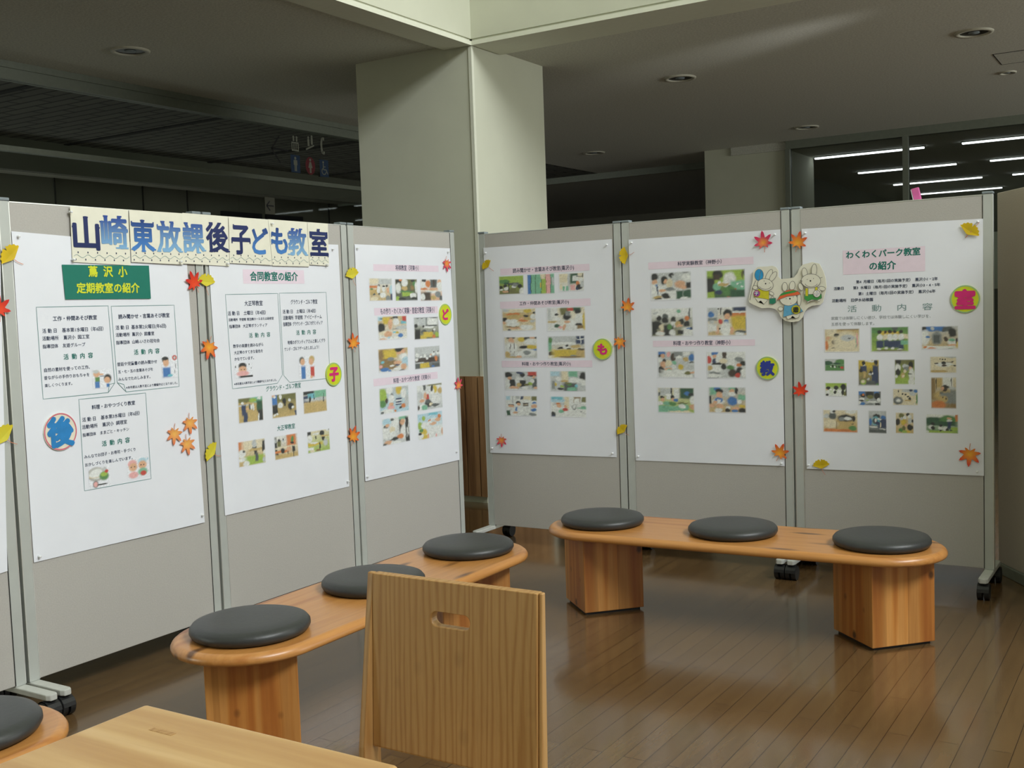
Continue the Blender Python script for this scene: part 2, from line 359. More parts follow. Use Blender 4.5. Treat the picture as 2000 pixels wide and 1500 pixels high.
# glazed library front
GY = 13.5
structure('trim_14', [(-4.27, WX, GY - .05, GY + .05, 3.3, ZC), (-12.6, -5.37, 14.56, 14.6, ZC - .09, ZC)], 'steel_rail')
structure('trim_15', [(-4.285, -4.225, GY - .04, GY + .04, 0, 3.3), (-2.88, -2.815, GY - .04, GY + .04, 0, 3.3), (-1.45, -1.385, GY - .04, GY + .04, 0, 3.3), (0, .06, GY - .04, GY + .04, 0, 3.3)], 'steel_rail')
structure('window_5', [(a, b, GY - .005, GY + .005, 0, 3.3) for a, b in ((-4.225, -2.88), (-2.815, -1.45), (-1.385, 0), (.06, WX))], 'clear_glass')
structure('trim_16', [(-3.3, -.2, 22.97, 23.0, 1.5, 2.6)], 'cream_wall')

# ceiling fittings
def downlight(p, r, label, cat='downlight', group='round ceiling downlights, switched off'):
    t = empty('downlight' if r > .1 else 'sprinkler_head', (p[0], p[1], ZC))
    bm = bmesh.new(); lathe(bm, [(r * .74, 0), (r * .76, -.012), (r * .97, -.012), (r, 0)], 40); link('trim_ring', bm, 'lamp_trim', t, smooth=True)
    bm = bmesh.new(); lathe(bm, [(r * .75, -.002), (r * .5, -.001), (0, -.001)], 40); link('recess_shade_disc', bm, 'lamp_dark', t, smooth=True)  # flat dark disc paints the shaded recess; the ceiling has no hole
    bm = bmesh.new(); lathe(bm, [(r * .3, -.002), (r * .28, -.008), (0, -.01)], 24); link('bulb', bm, 'grey_plastic', t, smooth=True)
    tag(t, label, cat, group)
for q, lb in (((254, 99), 'unlit round downlight in the ceiling above the left panels'), ((1328, 152), 'unlit round downlight in the ceiling right of the big column'),
              ((1902, 63), 'unlit round downlight at the top right, near the ceiling hatch'), ((1160, 298), 'small-looking far downlight just right of the big column'),
              ((1575, 248), 'far downlight in front of the glazed library wall')):
    p = on_z(*q, ZC); downlight(p, .14, lb)
p = on_z(1968, 141, ZC); downlight(p, .075, 'small round ceiling fitting just below the square hatch', 'sprinkler', None)
bm = bmesh.new(); hp = on_z(1938, 106, ZC); s = .5
for a in ((0, s, 0, .008), (0, s, s - .008, s), (0, .008, .008, s - .008), (s - .008, s, .008, s - .008)): box(bm, *a, -.003, 0, 0)
box(bm, .008, s - .008, .008, s - .008, -.002, 0, 1)
tag(link('ceiling_hatch', bm, ['joint_black', 'ceiling_rough'], None, (hp.x, hp.y, ZC)), 'square access hatch outline in the ceiling at the upper right edge', 'hatch')
# library strip lights
def tube(x0, x1, y, label):
    t = empty('strip_light', ((x0 + x1) / 2, y, 3.3)); h = (x1 - x0) / 2
    bm = bmesh.new(); box(bm, -h, h, -.035, .035, -.012, 0); link('housing', bm, 'steel_rail', t)
    bm = bmesh.new(); box(bm, -h + .01, h - .01, -.026, .026, -.03, -.012); link('diffuser', bm, 'tube_light', t)
    tag(t, label, 'strip light', 'lit strip lights in the library ceiling')
rows = ['nearest', 'second', 'third', 'fourth']
for i, y in enumerate((14.5, 16.72, 19.0, 21.2)):
    tube(-4.22, -2.83, y, 'lit strip light, left one of the %s row behind the library glass' % rows[i])
    tube(-2.4, -1.0, y, 'lit strip light, right one of the %s row behind the library glass' % rows[i])

# pictograms stuck on the left glass (local x runs along the wall to the right, y up)
ML = Matrix(((0, 0, 1), (1, 0, 0), (0, 1, 0))).to_4x4()          # faces +x
MR = Matrix(((1, 0, 0), (0, 0, -1), (0, 1, 0))).to_4x4()         # faces -y
def disc(cx, cy, rx, ry=None, n=24, rot=0, a0=0, a1=360):
    ry = rx if ry is None else ry; c, s = math.cos(math.radians(rot)), math.sin(math.radians(rot)); out = []
    for i in range(n if a1 - a0 >= 360 else n + 1):
        a = math.radians(a0 + (a1 - a0) * i / n); x, y = rx * math.cos(a), ry * math.sin(a); out.append((cx + x * c - y * s, cy + x * s + y * c))
    return out
def rect(x0, x1, y0, y1): return [(x0, y0), (x1, y0), (x1, y1), (x0, y1)]
def sticker(name, px, py, layers, label):
    p = on_x(px, py, GX + .0065); bm = bmesh.new(); mats = []
    for i, (mat, polys) in enumerate(layers):
        mats.append(mat)
        for q in polys: prism(bm, q, i * .0006, i * .0006 + .0006, i)
    o = link(name, bm, mats); o.matrix_world = Matrix.Translation(p) @ ML
    tag(o, label, 'sticker', 'pictogram stickers on the left glass'); return o
def thick(pts, wd):
    q = [Vector(p) for p in pts]; d = (q[1] - q[0]).normalized(); n = Vector((-d.y, d.x)) * wd / 2
    return [tuple(q[0] - n), tuple(q[1] - n), tuple(q[1] + n), tuple(q[0] + n)]
sticker('arrow_sticker', 546, 292, [('sticker_black', [thick([(-.11, 0), (.12, 0)], .016), thick([(-.11, 0), (0, .125)], .016), thick([(-.11, 0), (0, -.125)], .016)])], 'black left-pointing arrow sticker on the dark glass')
man = lambda s, x, y: [disc(x, y + .055 * s, .014 * s), rect(x - .018 * s, x + .018 * s, y - .01 * s, y + .038 * s), rect(x - .026 * s, x - .019 * s, y - .012 * s, y + .036 * s), rect(x + .019 * s, x + .026 * s, y - .012 * s, y + .036 * s), rect(x - .016 * s, x - .002 * s, y - .07 * s, y - .01 * s), rect(x + .002 * s, x + .016 * s, y - .07 * s, y - .01 * s)]
sticker('lift_sticker', 576, 280, [('sticker_white', [rect(-.05, .05, -.075, -.06), rect(-.05, .05, .0, .012), rect(-.05, -.04, -.06, .0), rect(.04, .05, -.06, .0)] + [rect(x - .004, x + .004, -.06, 0) for x in (-.02, 0, .02)] + [disc(-.02, .06, .013), disc(.025, .06, .013), rect(-.03, -.01, .02, .048), rect(.015, .035, .02, .048)])], 'white lift pictogram sticker, first of the upper row on glass')
sticker('escalator_sticker', 605, 281, [('sticker_white', [thick([(-.06, -.06), (.06, -.01)], .016), disc(-.02, .06, .013), disc(.03, .075, .013), rect(-.034, -.006, -.025, .046), rect(.016, .044, -.005, .062)])], 'white escalator pictogram sticker with two riders on glass')
sticker('telephone_sticker', 631, 285, [('sticker_white', [disc(-.01, 0, .03, .085, 18, 0, 90, 270) + disc(-.0, 0, .014, .06, 14, 0, 90, 270)[::-1], rect(-.012, .018, .055, .085), rect(-.012, .018, -.085, -.055)])], 'white telephone handset sticker, last of the upper row on glass')
sticker('mens_room_sticker', 577, 320, [('sticker_blue', [rect(-.065, .065, -.085, .085)]), ('sticker_white', man(1, 0, 0))], 'blue square sticker with a white standing man on glass')
sticker('womens_room_sticker', 606, 324, [('sticker_red', [disc(0, 0, .07, .088)]), ('sticker_white', [disc(0, .058, .014), [(-.012, .038), (-.03, -.02), (.03, -.02), (.012, .038)], rect(-.012, .012, -.07, -.02)])], 'red oval sticker with a white standing woman on glass')
wp = disc(-.005, -.03, .031, n=18, a0=100, a1=355)
wc = [thick([wp[i], wp[i + 1]], .01) for i in range(len(wp) - 1)]
sticker('accessible_sticker', 633, 329, [('sticker_blue', [rect(-.065, .065, -.085, .085)]), ('sticker_white', wc + [disc(-.012, .06, .012), rect(-.018, -.006, -.015, .045), rect(-.006, .03, -.018, -.008), thick([(.03, -.014), (.05, -.055)], .01), rect(-.006, .02, .012, .02)])], 'blue square sticker with a white wheelchair symbol on glass')
bm = bmesh.new(); prism(bm, rect(-.066, .066, -.08, .08), 0, .001); ps = link('paper_sign', bm, 'panel_wall'); pp = on_x(527, 402, GX + .0065); ps.matrix_world = Matrix.Translation(pp) @ ML
bm = bmesh.new()
for q in (thick([(-.045, 0), (.05, 0)], .014), thick([(-.045, 0), (0, .045)], .014), thick([(-.045, 0), (0, -.045)], .014)): prism(bm, q, .001, .0016)
link('arrow', bm, 'sign_dark', ps); tag(ps, 'small grey paper sign with a left arrow below the glass transom', 'sign')

# ------------------------------------------------------------------ display panels
PLX, PRY = -3.715, 5.625
BZ0, BZ1 = .11, 1.91
def uvL(px, py): p = on_x(px, py, PLX); return p.y, p.z
def uvR(px, py): p = on_y(px, py, PRY); return p.x, p.z
def caster():
    bm = bmesh.new()
    for s in (-1, 1): cyl(bm, (s * .016, 0, .037), (1, 0, 0), .037, .022, 26)
    cyl(bm, (0, 0, .037), (1, 0, 0), .012, .04, 12); cyl(bm, (0, 0, .07), (0, 0, 1), .009, .03, 12)
    for i in range(8):
        a, b = math.radians(22 * i), math.radians(22 * (i + 1)); r = .041
        vs = [bm.verts.new((x, r * math.cos(t) , .038 + r * math.sin(t))) for t in (a, b) for x in (-.026, .026)]
        bm.faces.new((vs[0], vs[1], vs[3], vs[2]))
    return bm
def display_panel(mat, w, label):
    """local frame: x across, y depth (front is -y), z up; origin on the floor below the board centre"""
    t = empty('display_panel', mat=mat); h = w / 2
    bm = bmesh.new(); box(bm, -h, h, 0, .03, BZ0, BZ1); link('board', bm, 'board_cloth', t, bevel=.002)
    bm = bmesh.new(); box(bm, -h, h, -.001, .031, BZ1, BZ1 + .004); link('top_edge', bm, 'aluminium_bright', t)
    for s in (-1, 1):
        x0, x1 = (h, h + .045) if s > 0 else (-h - .045, -h)
        bm = bmesh.new(); box(bm, x0, x1, -.0012, .038, .105, 1.915)
        e = x1 - .004 if s > 0 else x0
        po = link('post', bm, 'aluminium', t, bevel=.003)
        bm = bmesh.new(); box(bm, *((h, h + .003) if s > 0 else (-h - .003, -h)), -.0018, -.001, .11, 1.91); link('post_seam', bm, 'aluminium_bright' if s < 0 else 'joint_black', po)  # left seam carries a painted highlight, right seam stays dark
        bm = bmesh.new(); box(bm, *((x1 - .003, x1) if s > 0 else (x0, x0 + .003)), -.0018, -.001, .11, 1.91); link('post_edge_highlight', bm, 'aluminium_bright', po)  # bright strip paints the highlight along the post's outer edge
        bm = bmesh.new(); box(bm, x0 - .002, x1 + .002, -.004, .041, 1.915, 1.927); link('post_cap', bm, 'grey_plastic', po, bevel=.003)
        xm = (x0 + x1) / 2
        bm = bmesh.new(); prism(bm, [(xm - .022, -.18), (xm - .014, -.197), (xm + .014, -.197), (xm + .022, -.18), (xm + .022, .21), (xm + .014, .227), (xm - .014, .227), (xm - .022, .21)], .082, .105)
        ft = link('foot', bm, 'foot_grey', t, bevel=.004)
        for y in (-.165, .195): link('caster', caster(), 'rubber_black', ft, (xm, y, 0))
    tag(t, label, 'display panel', 'grey display panels on casters')
    return t
RL, RR = Matrix.Rotation(math.pi / 2, 4, 'Z'), Matrix.Identity(4)
W = .876
for yc, lb in ((1.938, 'grey display panel at the left picture edge, mostly out of view'), (2.918, 'grey display panel under the first half of the big title banner'),
               (3.898, 'grey display panel under the second half of the banner, second from the left'), (4.876, 'grey display panel nearest the corner on the left side')):
    display_panel(Matrix.Translation((PLX, yc, 0)) @ RL, W, lb)
for xc, lb in ((-3.233, 'grey display panel nearest the corner on the right side'), (-2.257, 'grey display panel in the middle of the right-hand row'),
               (-1.278, 'grey display panel at the right end of the row, beside the dark screen')):
    display_panel(Matrix.Translation((xc, PRY, 0)) @ RR, W, lb)
t = empty('folding_screen', (-.36, 5.315, 0), math.atan2(-.212, .139)); 
bm = bmesh.new(); box(bm, -.86, .66, 0, .035, .055, 1.948); link('board', bm, 'screen_cloth', t, bevel=.003)
bm = bmesh.new(); box(bm, -.86, .66, -.012, .047, 0, .055); link('base_rail', bm, 'steel_rail', t, bevel=.004)
tag(t, 'plain taupe floor screen at the right picture edge, angled behind the last panel', 'screen')
bm = bmesh.new(); box(bm, -.017, .017, -.011, .011, -.3, .075, 0); box(bm, -.0215, -.017, -.0095, .0095, -.298, .073, 1)
o = link('pink_folder', bm, ['pink_spine', 'paper'], None, (-1.138, PRY + .0425, 1.9), (0, math.radians(-12), 0), bevel=.002)
tag(o, 'thin pink folder standing up behind the top edge of the last right panel', 'folder')

# ------------------------------------------------------------------ printed sheets
WAVE = {}
class Sheet:
    """a sheet pinned on a panel; local x across, y up, z out of the board"""
    def __init__(s, side, corners, mat, name, label, cat, group=None, off=.0026, wave=.002, seg=(14, 20), extra=0., curl=0.):
        s.side = side; s.f = uvL if side == 'L' else uvR
        c = [s.f(*q) for q in corners]                       # TL TR BR BL
        s.u0 = sum(q[0] for q in c) / 4; s.v0 = sum(q[1] for q in c) / 4
        s.ph = random.uniform(0, 6); s.wave = wave; s.off = off
        s.w = max(q[0] for q in c) - min(q[0] for q in c); s.h = max(q[1] for q in c) - min(q[1] for q in c)
        bm = bmesh.new(); nu, nv = seg; g = []
        L = [Vector((q[0] - s.u0, q[1] - s.v0)) for q in c]; s.curl = curl
        for j in range(nv + 1):
            row = []
            for i in range(nu + 1):
                a, b = i / nu, j / nv
                p = (L[3] * (1 - a) + L[2] * a) * (1 - b) + (L[0] * (1 - a) + L[1] * a) * b
                row.append(bm.verts.new((p.x, p.y, s.z(p.x, p.y))))
            g.append(row)
        for j in range(nv):
            for i in range(nu): bm.faces.new((g[j][i], g[j][i + 1], g[j + 1][i + 1], g[j + 1][i]))
        o = link(name, bm, mat, smooth=True)
        p = Vector((PLX + off, s.u0, s.v0)) if side == 'L' else Vector((s.u0, PRY - off, s.v0))
        o.matrix_world = Matrix.Translation(p) @ (ML if side == 'L' else MR)
        s.o = o; tag(o, label, cat, group)
    def z(s, x, y):
        e = s.curl * max(0, -y / (s.h or 1) - .38) ** 2 * 40
        return s.wave * (1 + .55 * math.sin(7 * x + s.ph + 2.2 * y) + .45 * math.sin(9 * y + 1.7 * s.ph - 3 * x)) + e
    def loc(s, px, py): u, v = s.f(px, py); return u - s.u0, v - s.v0
    def lay(s, name, bm, mats, lift=.0006, label=None):
        for v in bm.verts: v.co.z += s.z(v.co.x, v.co.y) + lift
        o = link(name, bm, mats, s.o)
        if label: o['label'] = label
        return o

_tc = bpy.data.curves.new('lettering', 'FONT'); _to = bpy.data.objects.new('lettering', _tc); COL.objects.link(_to)
def glyphs(text, bold=0.):
    _tc.body = text; _tc.size = 1; _tc.offset = 0; _tc.resolution_u = 2; _tc.fill_mode = 'FRONT'
    dg = bpy.context.evaluated_depsgraph_get(); dg.update()
    me = bpy.data.meshes.new_from_object(_to.evaluated_get(dg)); return me
def put_text(bm, text, x0, x1, yc, bold=.0, hfac=1., height=None, mi=0):
    """lay a line of lettering between x0 and x1, centred on yc"""
    me = glyphs(text, bold); xs = [v.co.x for v in me.vertices]; ys = [v.co.y for v in me.vertices]
    if not xs: return
    a, b, c, d = min(xs), max(xs), min(ys), max(ys); sx = (x1 - x0) / (b - a); sy = (height / (d - c)) if height else abs(sx) * hfac
    mid = .36 if not height else (c + d) / 2
    shifts = [(0, 0)] if bold < .004 else [(-1, 0), (1, 0), (0, -.7), (0, .7)] if bold < .028 else [(math.cos(t), math.sin(t)) for t in (0, .785, 1.571, 2.356, 3.142, 3.927, 4.712, 5.498)]
    for n_, (ox, oy) in enumerate(shifts):                                 # heavier strokes: the outline repeated a hair apart
        k = len(bm.verts); kf = len(bm.faces); bm.from_mesh(me); bm.verts.ensure_lookup_table(); bm.faces.ensure_lookup_table()
        for v in bm.verts[k:]: v.co = Vector((x0 + (v.co.x - a + ox * bold) * sx, yc + (v.co.y - mid + oy * bold) * sy, 4e-5 * n_))
        for f in bm.faces[kf:]: f.material_index = mi
    bpy.data.meshes.remove(me)
def text_layer(sh, name, mat, lines, bold=.0, label=None):
    for L in lines:
        bm = bmesh.new(); tx, px0, px1, py = L[:4]; py2 = L[4] if len(L) > 4 else py
        x0, y0 = sh.loc(px0, py); x1, y1 = sh.loc(px1, py2)
        kw = L[5] if len(L) > 5 else {}
        put_text(bm, tx, x0, x1, (y0 + y1) / 2, bold, **kw)
        sh.lay(name, bm, mat, .0009, label)
def band_layer(sh, rects):
    for x0, y0, x1, y1 in rects:
        bm = bmesh.new(); a, b = sh.loc(x0, y1)[0], sh.loc(x1, y0)[0]; m = (x0 + x1) / 2
        vt = sh.loc(m, y0)[1]; vb = sh.loc(m, y1)[1]; n = 8
        for i in range(n): ngon(bm, rect(a + (b - a) * i / n, a + (b - a) * (i + 1) / n, vb, vt), 0)
        bmesh.ops.remove_doubles(bm, verts=bm.verts, dist=1e-5); sh.lay('heading_band', bm, 'pink_band', .0005)
PAL = dict(k=(30, 30, 32), K=(66, 50, 42), w=(228, 231, 228), W=(194, 199, 199), g=(84, 136, 74), G=(44, 86, 62), l=(156, 186, 74), y=(210, 184, 64), o=(210, 126, 66),
           r=(196, 66, 56), p=(230, 172, 170), s=(220, 172, 136), t=(196, 170, 110), T=(142, 116, 72), b=(62, 118, 184), B=(42, 58, 94), c=(112, 188, 204),
           a=(132, 138, 138), d=(82, 88, 88), e=(224, 214, 184), m=(122, 184, 152), u=(176, 210, 224), v=(112, 112, 62), P=(233, 236, 243))
def hexcol(ch): return Vector(srgb(*PAL[ch])[:3])
def photo(sh, px0, py0, px1, py1, spec, nx=46, ny=34, soft=.035, name='photo'):
    """a printed snapshot: gradient ground and a list of patches, as colours on a fine grid"""
    toks = spec.split(); top, bot = hexcol(toks[0][0]), hexcol(toks[0][1]); blobs = []
    for tk in toks[1:]:
        sq = tk[0] == '#'; tk = tk.lstrip('#'); c = hexcol(tk[0]); q = [float(x) / 100 for x in tk[1:].split(',')]; blobs.append((sq, c, q))
    xa, ya = sh.loc(px0, py0); xb, yb = sh.loc(px1, py1)
    bm = bmesh.new(); lay = bm.verts.layers.float_color.new('print'); g = []; paper = hexcol('P')
    rnd = random.Random(hash((round(px0), round(py0))) & 0xffff)
    wamp = 0 if name == 'illustration' else .02
    wob = [[(rnd.uniform(-1, 1), rnd.uniform(-1, 1)) for _ in range(13)] for _ in range(11)]
    def warp(a, b):                                       # breaks up the patch outlines like real snapshots
        x, y = a * 11.99, b * 9.99; i, j = int(x), int(y); fx, fy = x - i, y - j; o = []
        for k in (0, 1):
            o.append((wob[j][i][k] * (1 - fx) + wob[j][i + 1][k] * fx) * (1 - fy) + (wob[j + 1][i][k] * (1 - fx) + wob[j + 1][i + 1][k] * fx) * fy)
        return o
    for j in range(ny + 1):
        row = []
        for i in range(nx + 1):
            a, b = i / nx, j / ny; wx, wy = warp(a, b); aw, bw = a + wamp * wx, b + wamp * 1.25 * wy; c = top * (1 - b) + bot * b; c = c * (1 + rnd.uniform(-.17, .17))
            for sq, bc, (x, y, rx, ry) in blobs:
                dx, dy = abs(aw - x) / rx, abs(bw - y) / ry
                d = max(dx, dy) if sq else math.hypot(dx, dy)
                k = min(1, max(0, (1.18 - d) / .4))
                if k: c = c * (1 - k) + bc * (1 + rnd.uniform(-.13, .13)) * k
            c = c * (.93 + (.22 * wx * wy if wamp else .03)) + Vector((.04, .043, .04)) * (1 + .2 * math.sin(9 * a + px0) * math.sin(8 * b + py0))
            e = min(a, 1 - a, b * .8, (1 - b) * .8) / soft; k = min(1, max(0, e))
            c = paper * (1 - k) + c * k
            v = bm.verts.new((xa + (xb - xa) * a, ya + (yb - ya) * b, 0)); v[lay] = (c.x, c.y, c.z, 1); row.append(v)
        g.append(row)
    for j in range(ny):
        for i in range(nx): bm.faces.new((g[j + 1][i], g[j + 1][i + 1], g[j][i + 1], g[j][i]))
    return sh.lay(name, bm, 'photo_print', .0007)
def outline(sh, polys, wd=.0022):
    for pl in polys:
        bm = bmesh.new(); q = []
        for i in range(len(pl)):
            a, b = Vector(pl[i]), Vector(pl[(i + 1) % len(pl)])
            for k in range(8): q.append(sh.loc(*(a + (b - a) * k / 8)))
        strip(bm, q, wd, 0, True); sh.lay('box_outline', bm, 'ink_line', .0008)

# ---- left row, sheet at the picture edge
S0 = Sheet('L', [(-330, 420), (-2, 452), (13, 1115), (-330, 1230)], 'paper', 'poster', 'white poster cut by the left picture edge', 'poster', 'large white posters')
# ---- left row, first full sheet
S1 = Sheet('L', [(20.7, 451.7), (362, 482), (398, 1020), (65, 1098.5)], 'paper', 'poster', 'white poster with a green title card and three outlined text boxes', 'poster', 'large white posters')
z = lambda x, y: (40 + x / 3.75, 580 + y / 3.75)
outline(S1, [[z(110, 75), z(635, 65), z(682, 630), z(635, 700), z(160, 748)], [z(657, 68), z(1120, 60), z(1155, 655), z(765, 695), z(700, 628)], [z(420, 750), z(908, 703), z(950, 1330), z(465, 1420)],
             [z(682, 630), z(641, 642), z(635, 700)], [z(700, 628), z(748, 640), z(765, 695)]])
def zl(zf, lines):
    out = []
    for L in lines:
        (a, y0), (b, y1) = zf(L[1], L[3]), zf(L[2], L[4]); out.append((L[0], a, b, y0, y1) + tuple(L[5:]))
    return out
text_layer(S1, 'heading', 'ink_navy', zl(z, [('工作・仲間あそび教室', 232, 552, 158, 152), ('読み聞かせ・言葉あそび教室', 710, 1085, 143, 136), ('料理・おやつづくり教室', 515, 830, 805, 778)]), .022)
text_layer(S1, 'text_line', 'ink_navy', zl(z, [
    ('活 動 日    基本第1水曜日（年6回）', 155, 600, 247, 235), ('活動場所    蔦沢小  図工室', 155, 497, 302, 293), ('指導団体    友遊グループ', 157, 468, 362, 350),
    ('自然の素材を使っての工作、', 168, 500, 533, 517), ('昔ながらの手作りおもちゃを', 168, 497, 590, 572), ('楽しくつくります。', 172, 372, 648, 635),
    ('活 動 日  基本第2火曜日(年6回)', 690, 1060, 225, 212), ('活動場所  蔦沢小  図書室', 690, 972, 278, 268), ('指導団体  山崎-いさわ冠句会', 692, 1012, 332, 322),
    ('昔話や児童書の読み聞かせ', 700, 992, 492, 475), ('五・七・五の言葉あそびを', 707, 962, 548, 530), ('みんなでたのしみます。', 708, 942, 600, 588), ('※本年度は人数不足により開催中止となりました。', 765, 1142, 660, 632),
    ('活 動 日    基本第3水曜日（年6回）', 445, 865, 897, 853), ('活動場所    蔦沢小  調理室', 443, 772, 950, 918), ('指導団体    ままごと・キッチン', 448, 787, 1010, 970),
    ('みんなでお団子・お寿司・手づくり', 462, 835, 1170, 1118), ('おかしづくりを楽しんでいます。', 468, 814, 1225, 1182)]), .013)
text_layer(S1, 'subheading', 'ink_green', zl(z, [('活  動  内  容', 310, 523, 437, 430), ('活  動  内  容', 823, 1010, 403, 397), ('活  動  内  容', 590, 793, 1072, 1050)]), .022)
def ill(sh, zf, x0, y0, x1, y1, spec): a, b = zf(x0, y0); c, d = zf(x1, y1); photo(sh, a, b, c, d, spec, 34, 34, .02, 'illustration')
ill(S1, z, 515, 530, 665, 660, 'PP #g25,55,12,14 #b23,82,12,17 s22,25,17,18 W20,14,16,9 s45,30,14,5 k78,52,20,22 s75,60,16,16 #b78,88,8,9 k50,38,12,3 P50,36,10,2')
ill(S1, z, 1020, 430, 1150, 585, 'PP #b30,75,24,22 k25,20,20,14 s28,32,18,18 k24,14,20,8 r82,13,15,12 W82,13,7,6 #d86,50,2,10 #d80,75,2,8 c50,90,16,6')
ill(S1, z, 490, 1250, 660, 1385, 'PP e35,35,36,28 k35,35,37,29 w37,34,34,26 t30,42,34,10 w32,36,34,14 g70,48,22,20 l70,40,16,10 r82,28,9,8 W74,16,9,8 d30,80,13,16 p30,80,10,12 k60,84,26,3')
ill(S1, z, 770, 1185, 940, 1310, 'PP p25,28,20,18 s27,45,19,20 p28,82,22,16 u70,22,20,16 s70,40,19,20 m70,72,22,18 r72,80,14,12 k20,44,3,3 k34,44,3,3 k63,40,3,3 k76,40,3,3 p8,30,3,6 u95,15,4,6')
# ---- left row, second sheet
S2 = Sheet('L', [(403, 470), (659, 478), (681, 950), (438, 1007)], 'paper', 'poster', 'white poster with two outlined boxes above six photos', 'poster', 'large white posters')
z2 = lambda x, y: (400 + x / 3.947, 560 + y / 3.947)
outline(S2, [[z2(152, 60), z2(557, 52), z2(592, 680), z2(553, 745), z2(205, 787)], [z2(570, 50), z2(927, 43), z2(960, 705), z2(650, 737), z2(602, 683)]])
band_layer(S2, [(474, 527, 592, 554)])
text_layer(S2, 'heading', 'ink_green', [('合同教室の紹介', 487.2, 580, 541, 539.4)], .03)
text_layer(S2, 'subheading', 'ink_green', zl(z2, [('活  動  内  容', 333, 497, 377, 368), ('活  動  内  容', 698, 850, 355, 348), ('グラウンド・ゴルフ教室', 465, 735, 783, 765, dict(hfac=1.25)), ('大正琴教室', 552, 690, 1090, 1075, dict(hfac=1.1))]), .012)
text_layer(S2, 'text_line', 'ink_navy', zl(z2, [('大正琴教室', 300, 440, 129, 127, dict(hfac=1.1)), ('グラウンド・ゴルフ教室', 657, 860, 119, 115, dict(hfac=1.4)),
    ('活 動 日    土曜日（年4回）', 170, 463, 207, 198), ('活動場所  学遊館 宿泊棟ホールまたは研修室', 175, 525, 257, 243), ('指導団体   大正琴ボランティア', 180, 475, 305, 298),
    ('数字の楽譜を読みながら', 210, 443, 458, 447), ('大正琴のすてきな音色を', 217, 440, 507, 497), ('かなでています。', 220, 370, 557, 550), ('※本年度は人数不足により開催中止となりました。', 218, 548, 750, 718),
    ('活 動 日    土曜日（年4回）', 595, 848, 192, 187), ('活動場所  学遊館  アイビードーム', 597, 893, 240, 232, dict(hfac=1.2)), ('指導団体  グラウンド・ゴルフボランティア', 598, 900, 290, 278, dict(hfac=1.5)),
    ('地域のボランティアさんと楽しくグラ', 632, 920, 430, 415, dict(hfac=1.3)), ('ウンド・ゴルフゲームをしましょう！', 608, 872, 480, 468, dict(hfac=1.3))]), .013)
ill(S2, z2, 215, 590, 365, 695, 'PP k45,22,22,22 s45,45,22,22 p45,72,34,18 #k65,92,40,6 d8,25,3,8 d80,15,3,6 d92,40,2,5 k38,45,3,3 k54,45,3,3')
ill(S2, z2, 715, 535, 850, 705, 'PP d20,20,16,16 s24,26,14,14 #b27,72,13,28 t80,18,17,16 s76,28,14,14 #r82,70,12,22 s75,92,8,6')
z = lambda x, y: (450 + x / 8.825, 750 + y / 8.825)
def ph(sh, zf, x0, y0, x1, y1, spec): a, b = zf(x0, y0); c, d = zf(x1, y1); photo(sh, a, b, c, d, spec)
ph(S2, z, 105, 250, 560, 625, 'tt #v15,8,40,12 #W20,30,20,3 m75,10,28,16 l60,14,16,8 w18,22,6,5 #B22,50,9,22 #B28,85,8,26 s36,45,6,3 w52,40,4,12 w60,42,4,14 #d46,38,3,12 w85,8,8,6 #G86,38,12,22 #k88,78,10,24 #w80,85,2,16')
ph(S2, z, 690, 190, 1140, 540, 'vt #v60,12,40,18 #b10,22,12,24 s8,6,7,6 #k8,65,6,18 #k18,65,5,20 w10,86,5,4 w20,84,5,4 w36,12,6,10 w34,48,10,12 k50,32,7,14 #k53,46,3,8 k76,55,12,15 w72,30,6,6 w84,62,5,6 #B96,90,5,14 w12,10,5,5')
ph(S2, z, 1235, 130, 1660, 465, 'Wt #k25,6,26,10 #c38,28,20,14 #m75,15,26,18 #B10,36,10,16 #W50,40,45,6 #k28,46,4,20 #w30,66,5,5 #k86,30,2,14 #t50,75,50,24 #k46,30,2,10 #k86,50,2,6')
ph(S2, z, 110, 1000, 600, 1355, 'et #o10,18,14,20 #e55,20,40,22 k62,-4,6,8 W60,16,8,16 #d60,34,8,5 #t65,40,28,5 #k93,30,5,22 w95,58,5,12 w12,50,14,16 d20,40,5,5 w30,72,36,8 #l60,80,35,18 #k62,52,6,8 #d66,70,6,16 w28,90,12,10 W94,85,6,10')
ph(S2, z, 733, 905, 1165, 1240, 'wt #o72,22,20,26 g76,22,6,14 k75,38,8,5 #k5,44,6,38 W6,20,4,8 #v20,34,8,12 k20,20,4,5 W38,24,5,8 k39,18,3,4 #e50,52,50,4 #o25,68,35,5 k34,66,8,12 #k80,64,6,12 #k12,86,3,14 #k55,82,2,14 #t50,92,48,12 #k78,88,2,12 #s60,60,10,8')
ph(S2, z, 1305, 825, 1710, 1130, 'el k8,10,10,14 w10,36,12,18 #w38,16,14,4 k66,16,10,12 k70,40,8,10 w90,5,8,8 k98,2,4,5 #y30,62,36,6 w30,56,18,5 #w12,80,14,6 #k54,78,2,22 #t78,30,18,4 W80,60,10,16 T45,92,10,5 e20,92,12,6 #k38,32,3,8')
